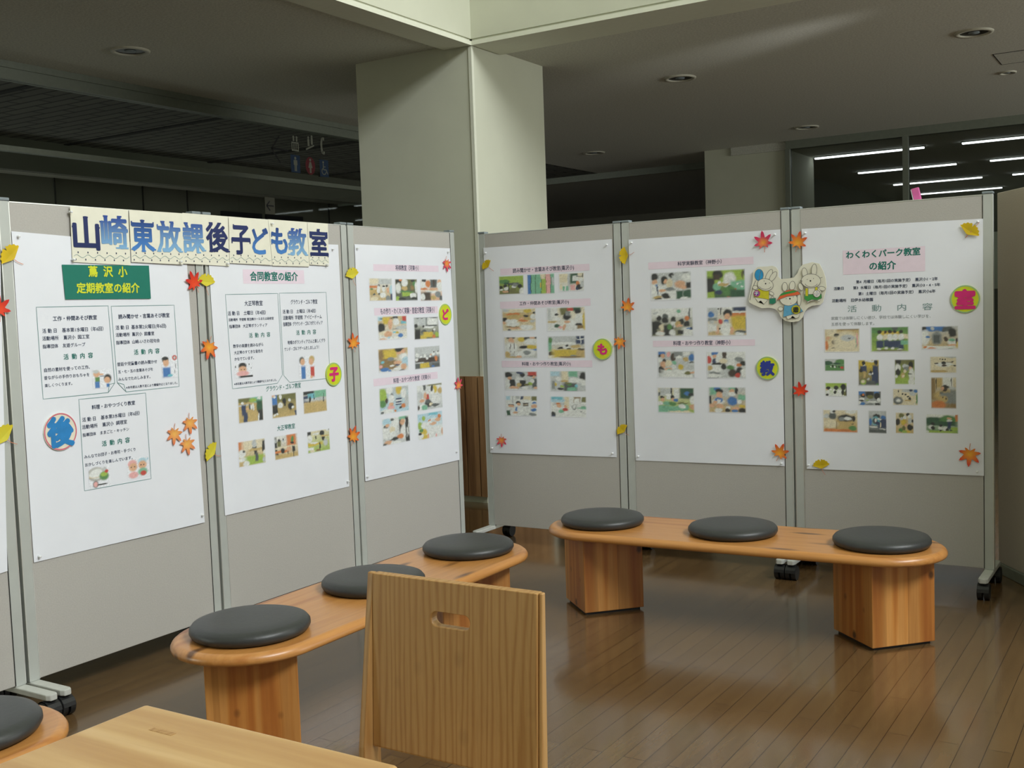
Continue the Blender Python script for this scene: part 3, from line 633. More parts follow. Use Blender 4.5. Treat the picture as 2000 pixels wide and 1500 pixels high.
# ---- left row, third sheet
S3 = Sheet('L', [(691, 477), (878, 485), (896, 898), (712, 940)], 'paper', 'poster', 'white poster with eleven photos on the left panel by the corner', 'poster', 'large white posters')
band_layer(S3, [(728, 517.5, 855, 530), (730, 600, 853, 614), (728, 733, 853, 747)])
text_layer(S3, 'heading', 'ink_navy', [('将棋教室（河東小）', 770.7, 815.7, 524, 523, dict(hfac=1.25)), ('もの作り・わくわく実験・昔遊び教室（河東小）', 742, 846.7, 608.5, 605, dict(hfac=1.6)), ('料理・おやつ作り教室（河東小）', 767, 839, 743, 736.5, dict(hfac=1.25))], .012)
z = lambda x, y: (710 + x / 7.5, 530 + y / 7.5)
ph(S3, z, 65, 95, 420, 430, 'wt #e25,12,22,14 #W70,15,30,12 #o15,38,20,6 #t20,60,30,12 k42,34,5,5 w40,52,8,18 w62,46,7,16 k62,35,5,4 k76,34,5,5 s80,55,6,12 u95,52,8,22 #B96,86,6,18 k42,70,5,5 w58,75,14,12 a80,90,10,14 g10,48,6,4 d20,70,5,4 e20,90,18,10')
ph(S3, z, 445, 108, 785, 430, 'vd k15,12,12,12 w14,42,12,24 w42,18,14,20 o25,5,8,6 t42,44,14,10 #l52,70,22,8 g85,25,8,18 k80,8,10,6 w95,40,8,26 w80,76,15,12 k85,88,14,6 l8,90,10,12 T75,40,8,10 k30,90,16,6 #g50,58,30,3')
ph(S3, z, 812, 110, 1148, 430, 'ws k18,7,10,10 w12,26,16,14 o36,22,12,16 #d62,20,16,20 K62,18,4,18 s88,12,9,12 w90,36,16,22 o14,46,18,5 w50,58,26,8 e56,50,20,4 s60,46,20,6 t56,84,14,10 a80,70,14,14 #K25,80,22,20 w10,80,10,16 d94,88,8,14')
ph(S3, z, 190, 660, 632, 985, 'tw u8,10,12,10 k30,12,24,3 #y30,20,12,14 k12,48,14,20 s42,34,7,24 k60,8,8,8 w62,26,12,14 #r92,14,8,14 #c88,30,10,6 e24,72,18,10 s34,76,14,12 s16,96,12,4 k72,56,22,2 b76,84,10,8 y64,72,6,4 c56,70,6,4 u35,90,5,5 W80,50,20,8')
ph(S3, z, 715, 675, 1098, 980, 'Wv #W25,20,24,18 #w75,22,20,18 #a50,22,3,24 #d50,3,50,2 k8,38,8,10 #k14,78,11,26 w40,44,6,6 k37,42,4,6 d38,66,12,10 #y55,80,20,12 w60,45,20,7 #d70,40,24,3 l90,80,8,12 K75,62,4,8 w80,58,6,5 #y36,90,12,8 #o78,88,6,8')
ph(S3, z, 195, 1140, 650, 1445, 'tw T20,30,24,28 #T30,70,30,20 #y40,24,22,18 k70,8,16,12 s84,16,8,8 s70,24,10,6 w84,40,14,16 u90,60,14,20 a42,46,12,8 s64,62,14,7 s84,82,10,14 b20,88,14,9 b36,96,6,6 c14,58,7,6 p8,74,6,5 w44,74,8,5 w60,88,12,5 B62,72,8,4 k78,98,10,4')
ph(S3, z, 725, 1110, 1115, 1400, 'Wd #W50,18,50,20 w12,38,8,8 w40,44,6,8 w60,46,5,6 w74,38,6,8 w92,34,7,9 k92,26,3,3 k76,30,3,3 w25,46,6,6 #K50,62,46,10 s64,40,4,4 w48,54,5,6 #y38,86,18,12 #d10,86,10,12 #d82,86,14,8 w8,56,7,6 o84,58,6,12 #W18,72,16,3 b70,92,6,5')
z = lambda x, y: (730 + x / 10.71, 740 + y / 10.71)
ph(S3, z, 90, 200, 735, 660, 'Wu l12,30,14,30 g10,60,12,14 w35,12,12,14 d42,32,5,7 w40,45,10,16 y65,12,10,22 #B65,50,10,3 #B65,60,10,3 #B65,70,10,3 #w65,55,10,2 #w65,65,10,2 w82,30,10,18 p38,78,12,9 s40,66,8,6 o80,78,8,8 k70,84,5,4 W92,60,8,24 w24,92,24,10 d8,95,5,5 K24,50,4,10 o52,92,4,5')
ph(S3, z, 875, 140, 1430, 600, 'wW #v70,4,30,4 y70,22,10,14 w18,10,14,10 d30,12,4,12 W12,40,12,14 k30,2,6,5 w60,30,8,14 k58,18,5,12 r40,50,8,12 s32,44,6,12 k44,78,18,12 d42,66,10,8 e55,80,9,7 w74,62,18,16 d70,84,16,6 w22,88,16,14 m28,90,12,12 t90,30,10,12 w86,14,6,6 K4,86,5,8 s20,60,10,6')
ph(S3, z, 150, 840, 755, 1300, 'wW u18,14,16,14 k14,32,8,6 w12,56,14,22 s20,26,8,6 d38,8,6,5 w45,24,12,14 #k67,34,6,26 m76,5,16,10 s74,22,9,12 w78,60,14,26 #k92,70,8,40 #w90,50,2,30 #w96,50,2,26 #k90,26,5,20 e36,46,10,12 w38,62,10,10 k44,80,18,6 o64,74,12,9 s20,90,14,8 k5,96,8,6 w48,95,20,6 w30,72,8,8')
ph(S3, z, 890, 740, 1435, 1190, 'uw #c62,6,18,7 u10,12,14,12 l24,20,6,10 l10,46,12,14 w26,46,12,12 w38,50,10,12 o48,34,6,6 s60,44,14,7 w64,28,12,5 o86,20,8,8 s80,32,12,7 y24,72,14,12 y28,92,16,10 w10,84,12,10 k8,76,7,5 #w70,80,30,26 s96,80,5,14 p72,92,3,8 g14,64,8,6 s40,92,4,14 w50,38,8,5')
# ---- right row, first sheet
S4 = Sheet('R', [(945, 484), (1196, 467), (1205, 893), (958, 884)], 'paper', 'poster', 'white poster with eleven photos on the right panel by the corner', 'poster', 'large white posters')
band_layer(S4, [(978, 520, 1152, 533), (978, 586, 1154, 600), (981, 704, 1157, 717)])
text_layer(S4, 'heading', 'ink_navy', [('読み聞かせ・言葉あそび教室(蔦沢小)', 1002.4, 1121.6, 528, 523.3, dict(hfac=1.15)), ('工作・仲間あそび教室(蔦沢小)', 1015.6, 1111.8, 592, 590.5), ('料理・おやつ作り教室(蔦沢小)', 1020.3, 1115, 710.5, 710.5)], .014)
z = lambda x, y: (965 + x / 7.895, 520 + y / 7.895)
ph(S4, z, 75, 155, 470, 425, 'lv #l40,18,50,20 #d60,45,22,6 g20,30,25,10 w60,60,10,8 k8,60,7,8 k25,54,8,9 w30,68,10,9 s28,84,14,6 k84,58,10,10 w92,86,12,20 v55,80,14,14 #k40,60,2,30 a65,50,10,8 w10,74,8,6 G30,40,12,6')
ph(S4, z, 510, 128, 945, 420, 'mm #b7,50,7,60 #m22,50,7,60 #m41,50,9,60 #l60,50,9,60 #p77,50,9,60 #m94,50,7,60 #G14,50,1,60 #G31,50,1,60 #G51,50,1,60 #T69,50,1,60 #d86,60,1,50 y48,55,2,16 #e58,12,9,14 W94,40,5,20')
ph(S4, z, 1000, 115, 1400, 375, 'ew #e20,25,18,26 #W40,40,5,50 #G60,30,16,30 #w66,30,12,14 #k84,20,14,2 #k94,28,1.5,24 #w88,38,8,10 o74,58,8,14 k80,78,12,16 B72,88,6,8 #p55,80,10,16 #m18,84,4,14 #m32,84,5,14 #w25,84,3,14 e8,75,6,16 #W92,64,6,16')
ph(S4, z, 125, 660, 660, 990, 'te #e50,8,50,10 W12,8,10,6 o32,26,22,7 #t50,40,40,12 k8,48,9,10 s6,62,6,6 w28,56,18,10 w32,70,20,10 s40,88,20,4 #T32,82,20,2 k20,95,6,3 k95,20,6,6 w92,38,8,12 y76,12,12,8 k72,34,8,6 s58,46,8,6 w72,84,20,12 W90,58,8,6 o62,55,14,5')
ph(S4, z, 815, 640, 1420, 990, 'ew #W8,25,7,28 #w20,24,10,24 #v46,15,11,18 #r62,9,8,6 #G78,10,10,8 k80,20,8,10 w86,50,14,22 k52,40,11,14 #a56,28,6,10 w64,78,14,26 s52,62,8,6 k26,32,5,5 w26,48,10,8 t12,60,14,5 w16,78,16,14 G26,78,8,8 p34,84,6,6 k82,74,10,7 #T88,85,10,8 y98,60,5,40 s44,85,4,14')
ph(S4, z, 160, 1090, 680, 1420, 'eW k20,2,13,9 s22,20,8,16 w20,50,22,26 #K18,50,1,20 #K30,50,1,24 y54,12,12,12 k70,8,9,10 s86,5,8,8 w80,24,20,14 k96,6,5,6 k60,48,14,8 #y84,48,14,8 #b84,60,14,4 w72,72,24,16 a68,74,12,10 t8,82,9,14 w46,80,14,14 #t30,95,20,4 s44,92,8,5')
ph(S4, z, 825, 1075, 1415, 1420, 'We #W45,20,44,20 #w45,34,40,5 #B88,18,12,20 #w88,16,12,1.5 #w88,16,1.5,18 #m6,44,6,24 k10,78,9,10 w16,96,12,12 k36,54,9,5 w48,50,8,7 k52,42,4,5 k56,58,6,4 #y50,78,38,18 t75,48,14,8 K90,62,10,6 #t88,80,12,16 a68,92,10,8 #T60,94,30,3 g8,18,6,12')
z = lambda x, y: (975 + x / 11.11, 710 + y / 11.11)
ph(S4, z, 115, 165, 850, 580, 'WW #W35,20,8,30 k12,20,12,15 w12,65,16,28 s16,38,7,8 #k24,62,8,20 k54,20,8,14 B46,8,10,6 w52,42,7,6 #k55,66,9,18 #r84,14,13,13 k82,24,12,3 w40,48,7,20 #d90,62,8,24 w84,52,6,12 s88,30,5,7 s30,86,16,8 t44,72,8,10 l78,66,8,8 w62,86,10,8 s94,86,7,6 #w46,98,40,4 v68,70,8,6')
ph(S4, z, 1100, 155, 1900, 610, 'WW #u14,14,14,12 #e42,25,10,28 #m65,14,12,16 k92,28,9,22 w72,48,20,14 w94,60,8,16 #d56,80,18,20 g54,66,6,8 l34,76,6,5 k30,88,9,6 y14,66,6,8 t42,50,10,6 w26,40,8,10 #W88,85,10,16 c74,74,4,8 #a10,70,4,20 B64,90,8,8 v48,60,8,5 #m60,88,12,8')
ph(S4, z, 140, 690, 850, 1150, 'ww #u8,12,8,10 #W40,8,6,9 #B52,10,4,9 #e68,10,12,10 #v92,12,10,12 #W24,18,2,20 k18,46,9,5 s18,52,8,8 w16,68,12,12 #G8,86,6,14 k41,35,7,9 s42,42,5,7 w44,60,10,12 #b34,66,3,10 #K64,42,9,9 #e64,42,7,2 b90,34,8,5 s90,50,9,9 b88,68,9,7 a84,90,12,8 s30,84,8,4 W62,96,10,4')
ph(S4, z, 1115, 705, 1915, 1175, 'ww #c18,12,18,12 #u20,22,20,6 #W26,36,18,7 #e46,30,6,30 #T74,14,9,14 #w74,20,7,10 #v94,14,7,14 o22,36,6,5 s24,46,6,8 w20,66,9,14 m30,72,9,10 s42,48,5,6 r41,64,7,9 k7,88,8,14 B8,96,6,6 a66,50,6,14 w66,48,4,10 #m88,55,14,3 m92,50,8,6 w60,86,30,12 a86,72,3,3')
# ---- right row, second sheet
S5 = Sheet('R', [(1228, 468), (1525, 448), (1533, 910), (1242, 899)], 'paper', 'poster', 'white poster with eight photos on the middle right panel', 'poster', 'large white posters')
band_layer(S5, [(1267, 507, 1472, 521), (1276, 664, 1475, 676)])
text_layer(S5, 'heading', 'ink_navy', [('科学実験教室（神野小）', 1324.3, 1410, 515, 511), ('料理・おやつ作り教室（神野小）', 1315.7, 1427, 669.6, 669.6, dict(hfac=1.15))], .014)
z = lambda x, y: (1260 + x / 9.376, 510 + y / 9.376)
ph(S5, z, 105, 215, 865, 700, 'Ww k9,16,11,13 s10,34,7,9 w12,62,12,22 b11,48,6,5 #B17,66,1.5,16 w6,52,7,10 k33,30,8,18 s36,34,5,9 w36,56,12,12 k52,13,7,10 #W60,24,8,12 e46,40,8,16 s72,46,14,14 s82,56,8,8 w88,22,10,14 #k94,50,7,12 a86,4,9,5 s30,66,10,5 a48,62,12,8 k38,84,12,9 w56,80,11,14 #G70,82,8,15 #G90,80,12,14 t16,88,11,4 K17,94,10,3 w80,94,9,6')
ph(S5, z, 1120, 170, 1845, 665, 'lG #l60,25,60,30 w60,35,16,26 w54,50,14,10 k30,16,13,17 #K28,26,8,10 #k10,55,12,30 m28,60,10,14 w34,46,5,8 B32,78,10,9 #l10,90,10,14 t44,52,14,5 k62,60,8,4 #m82,60,20,20 r74,70,4,4 r60,94,7,4 g58,76,18,18 #G80,85,20,14 w80,52,3,3 w90,60,3,3 W88,48,3,2 #v94,18,1.5,18 #k98,10,1.5,14')
ph(S5, z, 105, 865, 895, 1370, 'wv #w50,15,50,18 W12,18,8,4 m66,14,5,6 #d92,22,2,20 k20,36,7,10 d35,30,7,10 k34,44,8,10 k54,42,6,10 w54,58,8,10 k16,60,11,16 #k8,70,6,24 e28,68,8,12 s26,90,12,10 #k42,82,12,22 g44,66,6,10 k72,50,6,10 t64,56,7,9 s68,64,8,5 k84,58,7,12 o86,38,6,8 w86,86,16,18 w52,86,8,12 #B96,74,5,4 b88,74,5,3 #k70,86,6,8 w22,90,12,8')
ph(S5, z, 1135, 845, 1870, 1360, 'wt #W14,20,14,20 b10,24,8,10 #a12,42,14,6 k30,6,2,3 #k36,14,1,12 #B84,8,18,8 #o80,28,20,9 #w80,20,18,3 #y82,56,22,24 k53,22,11,14 s52,34,8,11 b48,52,7,9 w47,76,16,24 r34,50,5,8 s26,80,5,14 s62,82,5,14 #w14,70,12,14 d86,88,16,6 w82,94,12,6 #k98,60,1.5,20 W12,52,8,5 k32,76,2,3')
z = lambda x, y: (1270 + x / 10, 670 + y / 10)
ph(S5, z, 145, 155, 885, 680, 'WW b10,9,11,10 k10,18,10,5 s14,18,5,8 w6,34,8,9 k17,42,5,14 s14,52,9,12 s28,68,12,6 k8,70,10,12 p30,14,5,10 K42,24,7,16 #a56,14,12,12 #w58,24,9,5 #w78,10,8,7 t76,30,8,8 b93,26,8,14 k92,46,8,5 #W80,54,22,8 y62,60,8,10 w44,60,6,8 e30,46,10,12 m30,72,8,6 #w50,84,40,14 v80,82,10,8 s94,80,8,4 w84,94,10,6 m46,44,6,6')
ph(S5, z, 1105, 165, 1885, 695, 'wW b21,6,9,9 s20,18,6,7 B20,36,6,10 r6,30,6,14 w30,32,8,8 e42,36,10,10 #K46,14,5,12 w62,14,10,16 w62,44,8,9 w74,20,8,7 a82,30,10,10 o82,50,8,6 k92,44,7,10 k44,56,7,12 k26,46,14,4 w22,66,16,12 a20,80,14,6 w18,90,18,8 g60,62,10,12 W52,76,8,10 K66,80,12,14 k84,72,10,16 w95,80,9,16 #d10,98,20,3 t8,60,7,10 r78,88,6,10')
ph(S5, z, 145, 860, 880, 1370, 'el #W22,18,17,16 #w52,25,8,20 #k38,16,1.5,18 #G80,22,20,22 b80,24,8,9 k92,28,8,7 w28,28,8,4 k12,40,6,6 s14,48,6,6 w8,62,8,9 k40,38,6,7 s42,48,5,6 w30,40,6,8 b50,50,7,6 m25,64,10,8 g40,64,10,8 w96,50,9,16 s95,76,10,10 v66,62,14,4 #m30,86,34,14 m70,80,14,16 w66,74,9,8 #e60,96,30,5 d3,28,4,8')
ph(S5, z, 1140, 850, 1885, 1370, 'Wt #m20,14,16,18 b24,8,9,9 #W45,22,10,16 k30,16,10,9 s30,32,8,13 w28,56,18,12 b28,50,12,9 #w28,58,5,10 m64,8,10,10 s63,16,6,8 w63,28,8,8 k74,14,4,14 b64,54,13,18 w82,54,7,12 s8,72,9,9 s30,72,11,8 s18,60,6,7 w26,90,10,10 w52,80,7,7 s72,82,12,6 b70,92,10,6 y90,74,8,6 k90,90,10,10 #k3,50,4,16 #m90,40,12,10 k50,90,7,8')
# ---- right row, third sheet
S6 = Sheet('R', [(1566, 447), (1920, 427), (1922, 929), (1576, 915)], 'paper', 'poster', 'white poster with a green heading and fourteen scattered photos on the right', 'poster', 'large white posters')
z = lambda x, y: (1540 + x / 2.679, 380 + y / 2.679)
band_layer(S6, [(1647, 485, 1807, 533)])
text_layer(S6, 'heading', 'ink_green', zl(z, [('わくわくパーク教室', 303, 690, 314, 300), ('の紹介', 425, 563, 374, 370)]), .03)
text_layer(S6, 'text_line', 'ink_navy', zl(z, [('第4  月曜日（毎月1回の実施予定）  蔦沢小1・2年', 355, 782, 457, 440), ('活動日         第3  水曜日（毎月1回の実施予定）  蔦沢小3・4・5年', 238, 795, 493, 470), ('第1  土曜日（毎月1回の実施予定）  蔦沢小6年', 367, 770, 519, 505), ('活動場所    旧伊水幼稚園', 228, 443, 556, 549)]), .02)
text_layer(S6, 'subheading', 'ink_thin_green', zl(z, [('活     動     内     容', 310, 755, 597, 585, dict(height=.034))]), 0.)
text_layer(S6, 'text_line', 'ink_grey', zl(z, [('家庭では体験しにくい遊び、学校では体験しにくい学びを、', 225, 745, 648, 635), ('五感を使って体験します。', 225, 450, 678, 674)]), .0)
z = lambda x, y: (1595 + x / 6.52, 630 + y / 6.52)
ph(S6, z, 100, 80, 555, 375, 'te #e20,15,16,16 #T70,3,30,4 e60,45,36,34 k34,28,7,8 t34,42,8,6 K28,58,7,10 w40,64,7,14 k26,82,6,2 #e60,60,34,28 W66,40,20,14 o6,70,6,20 d70,42,4,3 #m90,60,2,20 p92,50,3,30 s10,40,6,8')
ph(S6, z, 690, 55, 1180, 370, 'gl #g30,10,40,14 d64,6,8,8 #y50,26,26,8 #e80,40,20,10 k22,20,6,7 k50,20,6,7 k62,20,5,7 k79,20,6,7 K38,22,4,6 w24,42,9,14 w50,42,8,13 w64,42,7,12 w80,42,8,13 e38,42,6,12 #B24,70,9,14 #B40,68,6,14 #B52,70,8,16 #B66,70,8,16 #B80,72,7,18 w22,88,6,4 w40,86,5,3 w58,86,5,3 w76,92,7,4 #m90,64,10,8 v50,95,40,5')
ph(S6, z, 1335, 45, 1810, 335, 'Wt #b35,12,30,12 #d70,15,14,10 k6,10,7,9 w10,50,12,34 b18,46,6,5 W30,12,5,8 a42,52,14,30 #d42,56,8,18 k84,30,11,20 w84,70,14,16 m82,60,10,6 K66,56,6,10 K96,66,4,14 s84,84,14,7 #w50,94,46,8 o28,98,12,5 g78,98,10,3 y98,80,4,14 o10,90,6,4')
ph(S6, z, 105, 460, 360, 615, 'Wg #W45,12,50,20 G15,35,26,18 g80,28,28,24 G60,40,20,8 #g50,75,50,24 k40,60,4,10 w50,68,4,9 k56,62,3,8 r86,72,9,10 w30,64,3,6 k72,66,3,8')
ph(S6, z, 530, 470, 800, 805, 'yd #y50,20,40,12 #w55,6,24,4 k26,14,8,8 w28,24,6,4 #B26,36,16,12 k12,42,8,8 k84,10,10,12 #B82,46,14,24 #B80,72,16,18 k60,52,8,10 w68,52,4,4 W56,56,8,5 #t30,58,6,12 l24,86,14,10 e22,84,10,6 W48,74,6,4 #d60,88,20,6 g90,96,8,4')
ph(S6, z, 995, 465, 1255, 790, 'vl #v50,10,44,8 k18,10,14,12 w16,34,14,16 k16,52,13,14 w8,68,6,7 k80,24,14,16 s78,36,8,8 w84,60,15,24 w82,88,18,14 W54,28,16,8 a56,38,12,8 e50,48,8,6 t40,66,10,14 e42,66,6,6 #l40,88,26,14 d74,58,12,3')
ph(S6, z, 1445, 430, 1785, 640, 'ee #W80,4,26,6 w56,50,34,14 k25,42,8,4 k52,40,8,10 K54,56,10,6 k88,56,12,4 k38,16,3,4 k47,18,3,4 k57,18,3,4 k84,32,4,4 #k72,36,10,1.5 t30,90,36,8 #e80,60,8,6')
ph(S6, z, 110, 765, 390, 940, 'lw #l50,14,50,18 k14,38,10,12 k50,36,12,16 k82,30,12,24 w24,50,6,8 w40,56,6,10 w66,62,12,14 k46,70,7,14 k80,70,7,24 #k97,60,3,36 w12,70,8,18 s8,50,5,6 w60,90,16,10 k8,90,6,8 v90,80,7,16')
ph(S6, z, 530, 870, 825, 1060, 'dW #b16,14,14,14 k20,30,10,14 #b80,10,10,12 k50,24,18,22 v52,40,14,14 k82,34,14,24 w16,56,12,12 k14,66,12,5 b18,86,14,10 w90,60,8,14 w60,74,22,6 l40,62,7,4 k84,88,12,8 a50,90,20,6 o22,24,5,8 w6,80,5,10')
ph(S6, z, 970, 840, 1295, 1055, 'ee #W70,10,34,12 B72,10,8,8 b90,14,8,10 W78,30,12,12 k24,16,3,8 k38,32,3,5 k50,34,4,5 k60,46,5,5 k68,60,5,9 d20,72,20,24 a22,70,15,16 w22,72,9,9 w66,86,2,4 w86,90,3,4 #t60,70,12,4 g96,60,4,30')
ph(S6, z, 1455, 690, 1785, 1100, 'eT #T8,30,10,30 #t36,15,16,18 #w66,16,20,18 k22,20,2,20 k80,14,1.5,16 #T14,60,14,10 t50,58,40,16 k58,32,16,5 K54,40,10,5 s46,36,7,5 W84,36,14,6 k42,50,8,4 #a66,66,30,18 t46,70,20,12 k46,62,3,2 k58,68,3,3 #a88,60,12,20 o30,88,30,14 #T88,92,14,8')
ph(S6, z, 80, 1105, 530, 1405, 'et e20,22,22,20 d28,28,11,18 w28,8,7,9 k33,6,4,6 t60,65,40,26 k66,36,24,16 a56,40,10,9 w72,38,10,9 k88,38,4,12 e22,62,22,20 #T40,70,1.5,20 o20,92,20,10 #o60,94,40,8 k86,62,3,2 g84,80,12,10 W10,30,8,10 w80,8,16,8')
ph(S6, z, 660, 1115, 895, 1415, 'Wd #W50,10,46,12 k45,26,20,10 b82,30,14,8 #B76,56,24,20 c40,46,22,20 d36,46,14,14 w40,42,5,8 w60,38,14,3 a30,68,26,3 w28,72,24,3 e66,62,4,12 #d50,92,46,8 w80,80,20,2 b12,50,8,16 B50,56,12,8')
ph(S6, z, 1005, 1140, 1240, 1415, 'et v34,16,16,12 k68,10,9,9 w78,20,10,8 W80,40,12,14 k12,46,14,16 t46,44,20,18 y44,46,14,14 w50,24,10,8 k80,70,18,14 k94,40,6,8 g30,84,12,10 v46,74,10,12 l50,92,14,8 W34,30,8,8 s56,60,9,6 y70,90,10,6')
ph(S6, z, 1390, 1160, 1810, 1415, 'wg #w40,10,60,14 G25,38,36,22 g70,30,28,24 #G50,50,46,12 k22,52,7,8 w16,70,9,12 k22,74,6,10 w46,74,9,11 k46,60,5,6 w60,76,7,12 s72,22,7,6 w72,34,8,8 #B72,58,6,20 k66,82,4,8 k78,84,4,8 #o95,16,5,20 l88,76,12,10 #l50,92,46,6 w4,92,5,6 k46,86,5,4')

# ---- title banner of cream sheets across the left panels
ban = [('first', [(133, 403), (247, 410), (252, 518.5), (138, 512)], [('山', 140, 189, 456, 'ink_navy_flat'), ('崎', 195, 245, 454, 'ink_blue_fade')]),
       ('second', [(248, 410), (352, 417), (354, 517), (253, 512)], [('東', 254, 296, 461, 'ink_blue_mid'), ('放', 304, 348, 463, 'ink_blue_fade')]),
       ('third', [(352.5, 416), (442, 423), (445, 520), (354, 515)], [('課', 354, 394, 465, 'ink_blue_fade'), ('後', 400, 441, 464, 'ink_navy_flat')]),
       ('fourth', [(442.5, 423), (519.5, 429.5), (528, 518), (445, 514)], [('子', 449, 484, 469, 'ink_navy_flat'), ('ど', 489, 519, 471, 'ink_blue_mid')]),
       ('fifth', [(520.5, 428.5), (596, 434), (601, 521), (529, 519)], [('も', 527, 557, 471, 'ink_blue_mid'), ('教', 560, 594, 473, 'ink_blue_fade')]),
       ('sixth', [(596.5, 434), (637, 437), (639, 519.5), (601, 517)], [('室', 602, 636, 474, 'ink_navy_flat')])]
BANNER = []
SERIF = {'山': 'h7,68 h50,97 h93,68', '崎': 'h5,80 h19,97 h35,80 h70,98 h60,3 h90,3', '東': 'h50,97 h50,3 v3,87 v97,87 h6,8 h95,8', '放': 'h25,97 h62,97 h6,4 h96,4 v3,81 h40,4', '課': 'h18,97 h72,3 v3,60 h97,10', '後': 'h24,97 h20,3 h62,97 h96,4 h42,4', '子': 'v3,45 v97,45 v14,95 h32,3', 'も': 'v5,72 v4,44', '教': 'h28,97 h70,97 h97,4 h5,5 v2,76', '室': 'h50,98 v4,83 v96,83 v4,4 v96,4'}
for k, (nm, cs, chars) in enumerate(ban):
    sh = Sheet('L', cs, 'cream_paper', 'banner_sheet', 'cream title sheet lettered %s, %s from the left in the banner' % (''.join(c[0] for c in chars), nm), 'banner sheet', 'lettered sheets of the title banner', .0095 + .0012 * (k % 2), .001, (8, 6))
    for ch, x0, x1, yc, mat in chars:
        bm = bmesh.new(); (a, v1), (b, v2) = sh.loc(x0, yc), sh.loc(x1, yc)
        put_text(bm, ch, a, b, (v1 + v2) / 2, .029, height=.126 if ch not in 'どもこ' else .118)
        xs = [v.co.x for v in bm.verts]; ys = [v.co.y for v in bm.verts]; lx, hx, ly, hy = min(xs), max(xs), min(ys), max(ys)
        for sl in SERIF.get(ch, '').split():              # slab feet on the strokes of the display lettering
            fx, fy = [float(q) / 100 for q in sl[1:].split(',')]; px_, py_ = lx + (hx - lx) * fx, ly + (hy - ly) * fy
            a_, b_ = (.011, .0032) if sl[0] == 'h' else (.0032, .0095)
            ngon(bm, rect(px_ - a_, px_ + a_, py_ - b_, py_ + b_), .0004)
        sh.lay('letter', bm, mat, .0012)
    bm = bmesh.new(); w2 = sh.w / 2 - .008; n = 40
    strip(bm, [(-w2 + 2 * w2 * i / n, -.083 + .006 * math.sin(i * .8 * sh.w / .28)) for i in range(n + 1)], .0016, 0)
    for i in range(int(sh.w / .045)):
        x = -w2 + .02 + .045 * i
        ngon(bm, disc(x, -.068, .0028, .004, 8), 0, 1); ngon(bm, disc(x - .012, -.096, .0028, .004, 8), 0, 1)
    sh.lay('border_pattern', bm, ['ink_thin_green', 'ink_navy'], .0008)
    BANNER.append(sh)
# ---- green title card
SG = Sheet('L', [(118, 517), (288, 519), (292, 583.5), (125, 585)], 'green_card', 'title_card', 'green title card with yellow lettering below the banner', 'title card', None, .0078, .0006, (8, 4))
text_layer(SG, 'lettering', 'yellow_ink', [('蔦  沢  小', 170, 245, 532, 530), ('定期教室の紹介', 147, 269, 564, 562)], .03)

# ------------------------------------------------------------------ paper leaves, badges and pins
def pose(side, px, py, out): 
    if side == 'L': p = on_x(px, py, PLX + out); return Matrix.Translation(p) @ ML
    p = on_y(px, py, PRY - out); return Matrix.Translation(p) @ MR
def maple(side, px, py, size, mat, rot, label, out=.0085):
    size *= 1.1 if side == 'L' else 1.3; bm = bmesh.new(); pts = []; lob = [(-140, .62), (-100, .86), (-50, 1.), (0, 1.08), (50, 1.), (100, .86), (140, .62)]
    for i, (a, l) in enumerate(lob):
        for da, rr in ((-15, .6), (-8, .82), (0, 1.), (8, .82), (15, .6)): pts.append((90 + a + da, l * rr * size))
        na = (a + lob[i + 1][0]) / 2 if i < 6 else 180
        pts.append((90 + na, (.46 if i < 6 else .24) * size))
    q = [(r * math.cos(math.radians(a)), r * math.sin(math.radians(a))) for a, r in pts]
    c = bm.verts.new((0, 0, .001)); vs = [bm.verts.new((x, y, .001 + .09 * math.hypot(x, y))) for x, y in q]
    for i in range(len(vs)): bm.faces.new((c, vs[i], vs[(i + 1) % len(vs)]))
    o = link('maple_leaf', bm, mat); o.matrix_world = pose(side, px, py, out) @ Matrix.Rotation(math.radians(rot), 4, 'Z')
    sd = o.modifiers.new('thickness', 'SOLIDIFY'); sd.thickness = .0006
    bm = bmesh.new(); strip(bm, [(0, -.18 * size), (.05 * size, -.5 * size), (.02 * size, -.85 * size)], .0028, .002)
    link('stem', bm, 'leaf_stem', o); tag(o, label, 'paper leaf', 'paper maple leaves pinned on the panels')
def ginkgo(side, px, py, size, mat, rot, label, out=.0085, stem=1.):
    bm = bmesh.new(); q = []
    for i in range(25):
        a = 20 + 140 * i / 24; r = size * (1 + .05 * math.sin(i * 1.9) - (.22 if abs(i - 12) < 1 else 0)); q.append((r * math.cos(math.radians(a)), r * math.sin(math.radians(a)) - size * .3))
    q.append((-.1 * size, -.34 * size)); q.append((.1 * size, -.34 * size))
    c = bm.verts.new((0, 0, .001)); vs = [bm.verts.new((x, y, .001 + .1 * abs(y) + .05 * abs(x))) for x, y in q]
    for i in range(len(vs)): bm.faces.new((c, vs[i], vs[(i + 1) % len(vs)]))
    o = link('ginkgo_leaf', bm, mat); o.matrix_world = pose(side, px, py, out) @ Matrix.Rotation(math.radians(rot), 4, 'Z')
    sd = o.modifiers.new('thickness', 'SOLIDIFY'); sd.thickness = .0006
    bm = bmesh.new(); strip(bm, [(0, -.3 * size), (.08 * size, -.7 * size), (.3 * size, -1.1 * size * stem)], .0022, .002)
    link('stem', bm, 'leaf_stem', o); tag(o, label, 'paper leaf', 'paper ginkgo leaves pinned on the panels')
ginkgo('L', 20, 499, .052, 'leaf_yellow', 42, 'yellow paper ginkgo leaf at the upper left picture edge')
ginkgo('L', 7, 852, .055, 'leaf_lemon', 40, 'yellow paper ginkgo leaf cut by the left picture edge at mid height')
ginkgo('L', 402, 551, .052, 'leaf_lemon', -5, 'pale yellow paper ginkgo leaf beside the bright red maple under the banner')
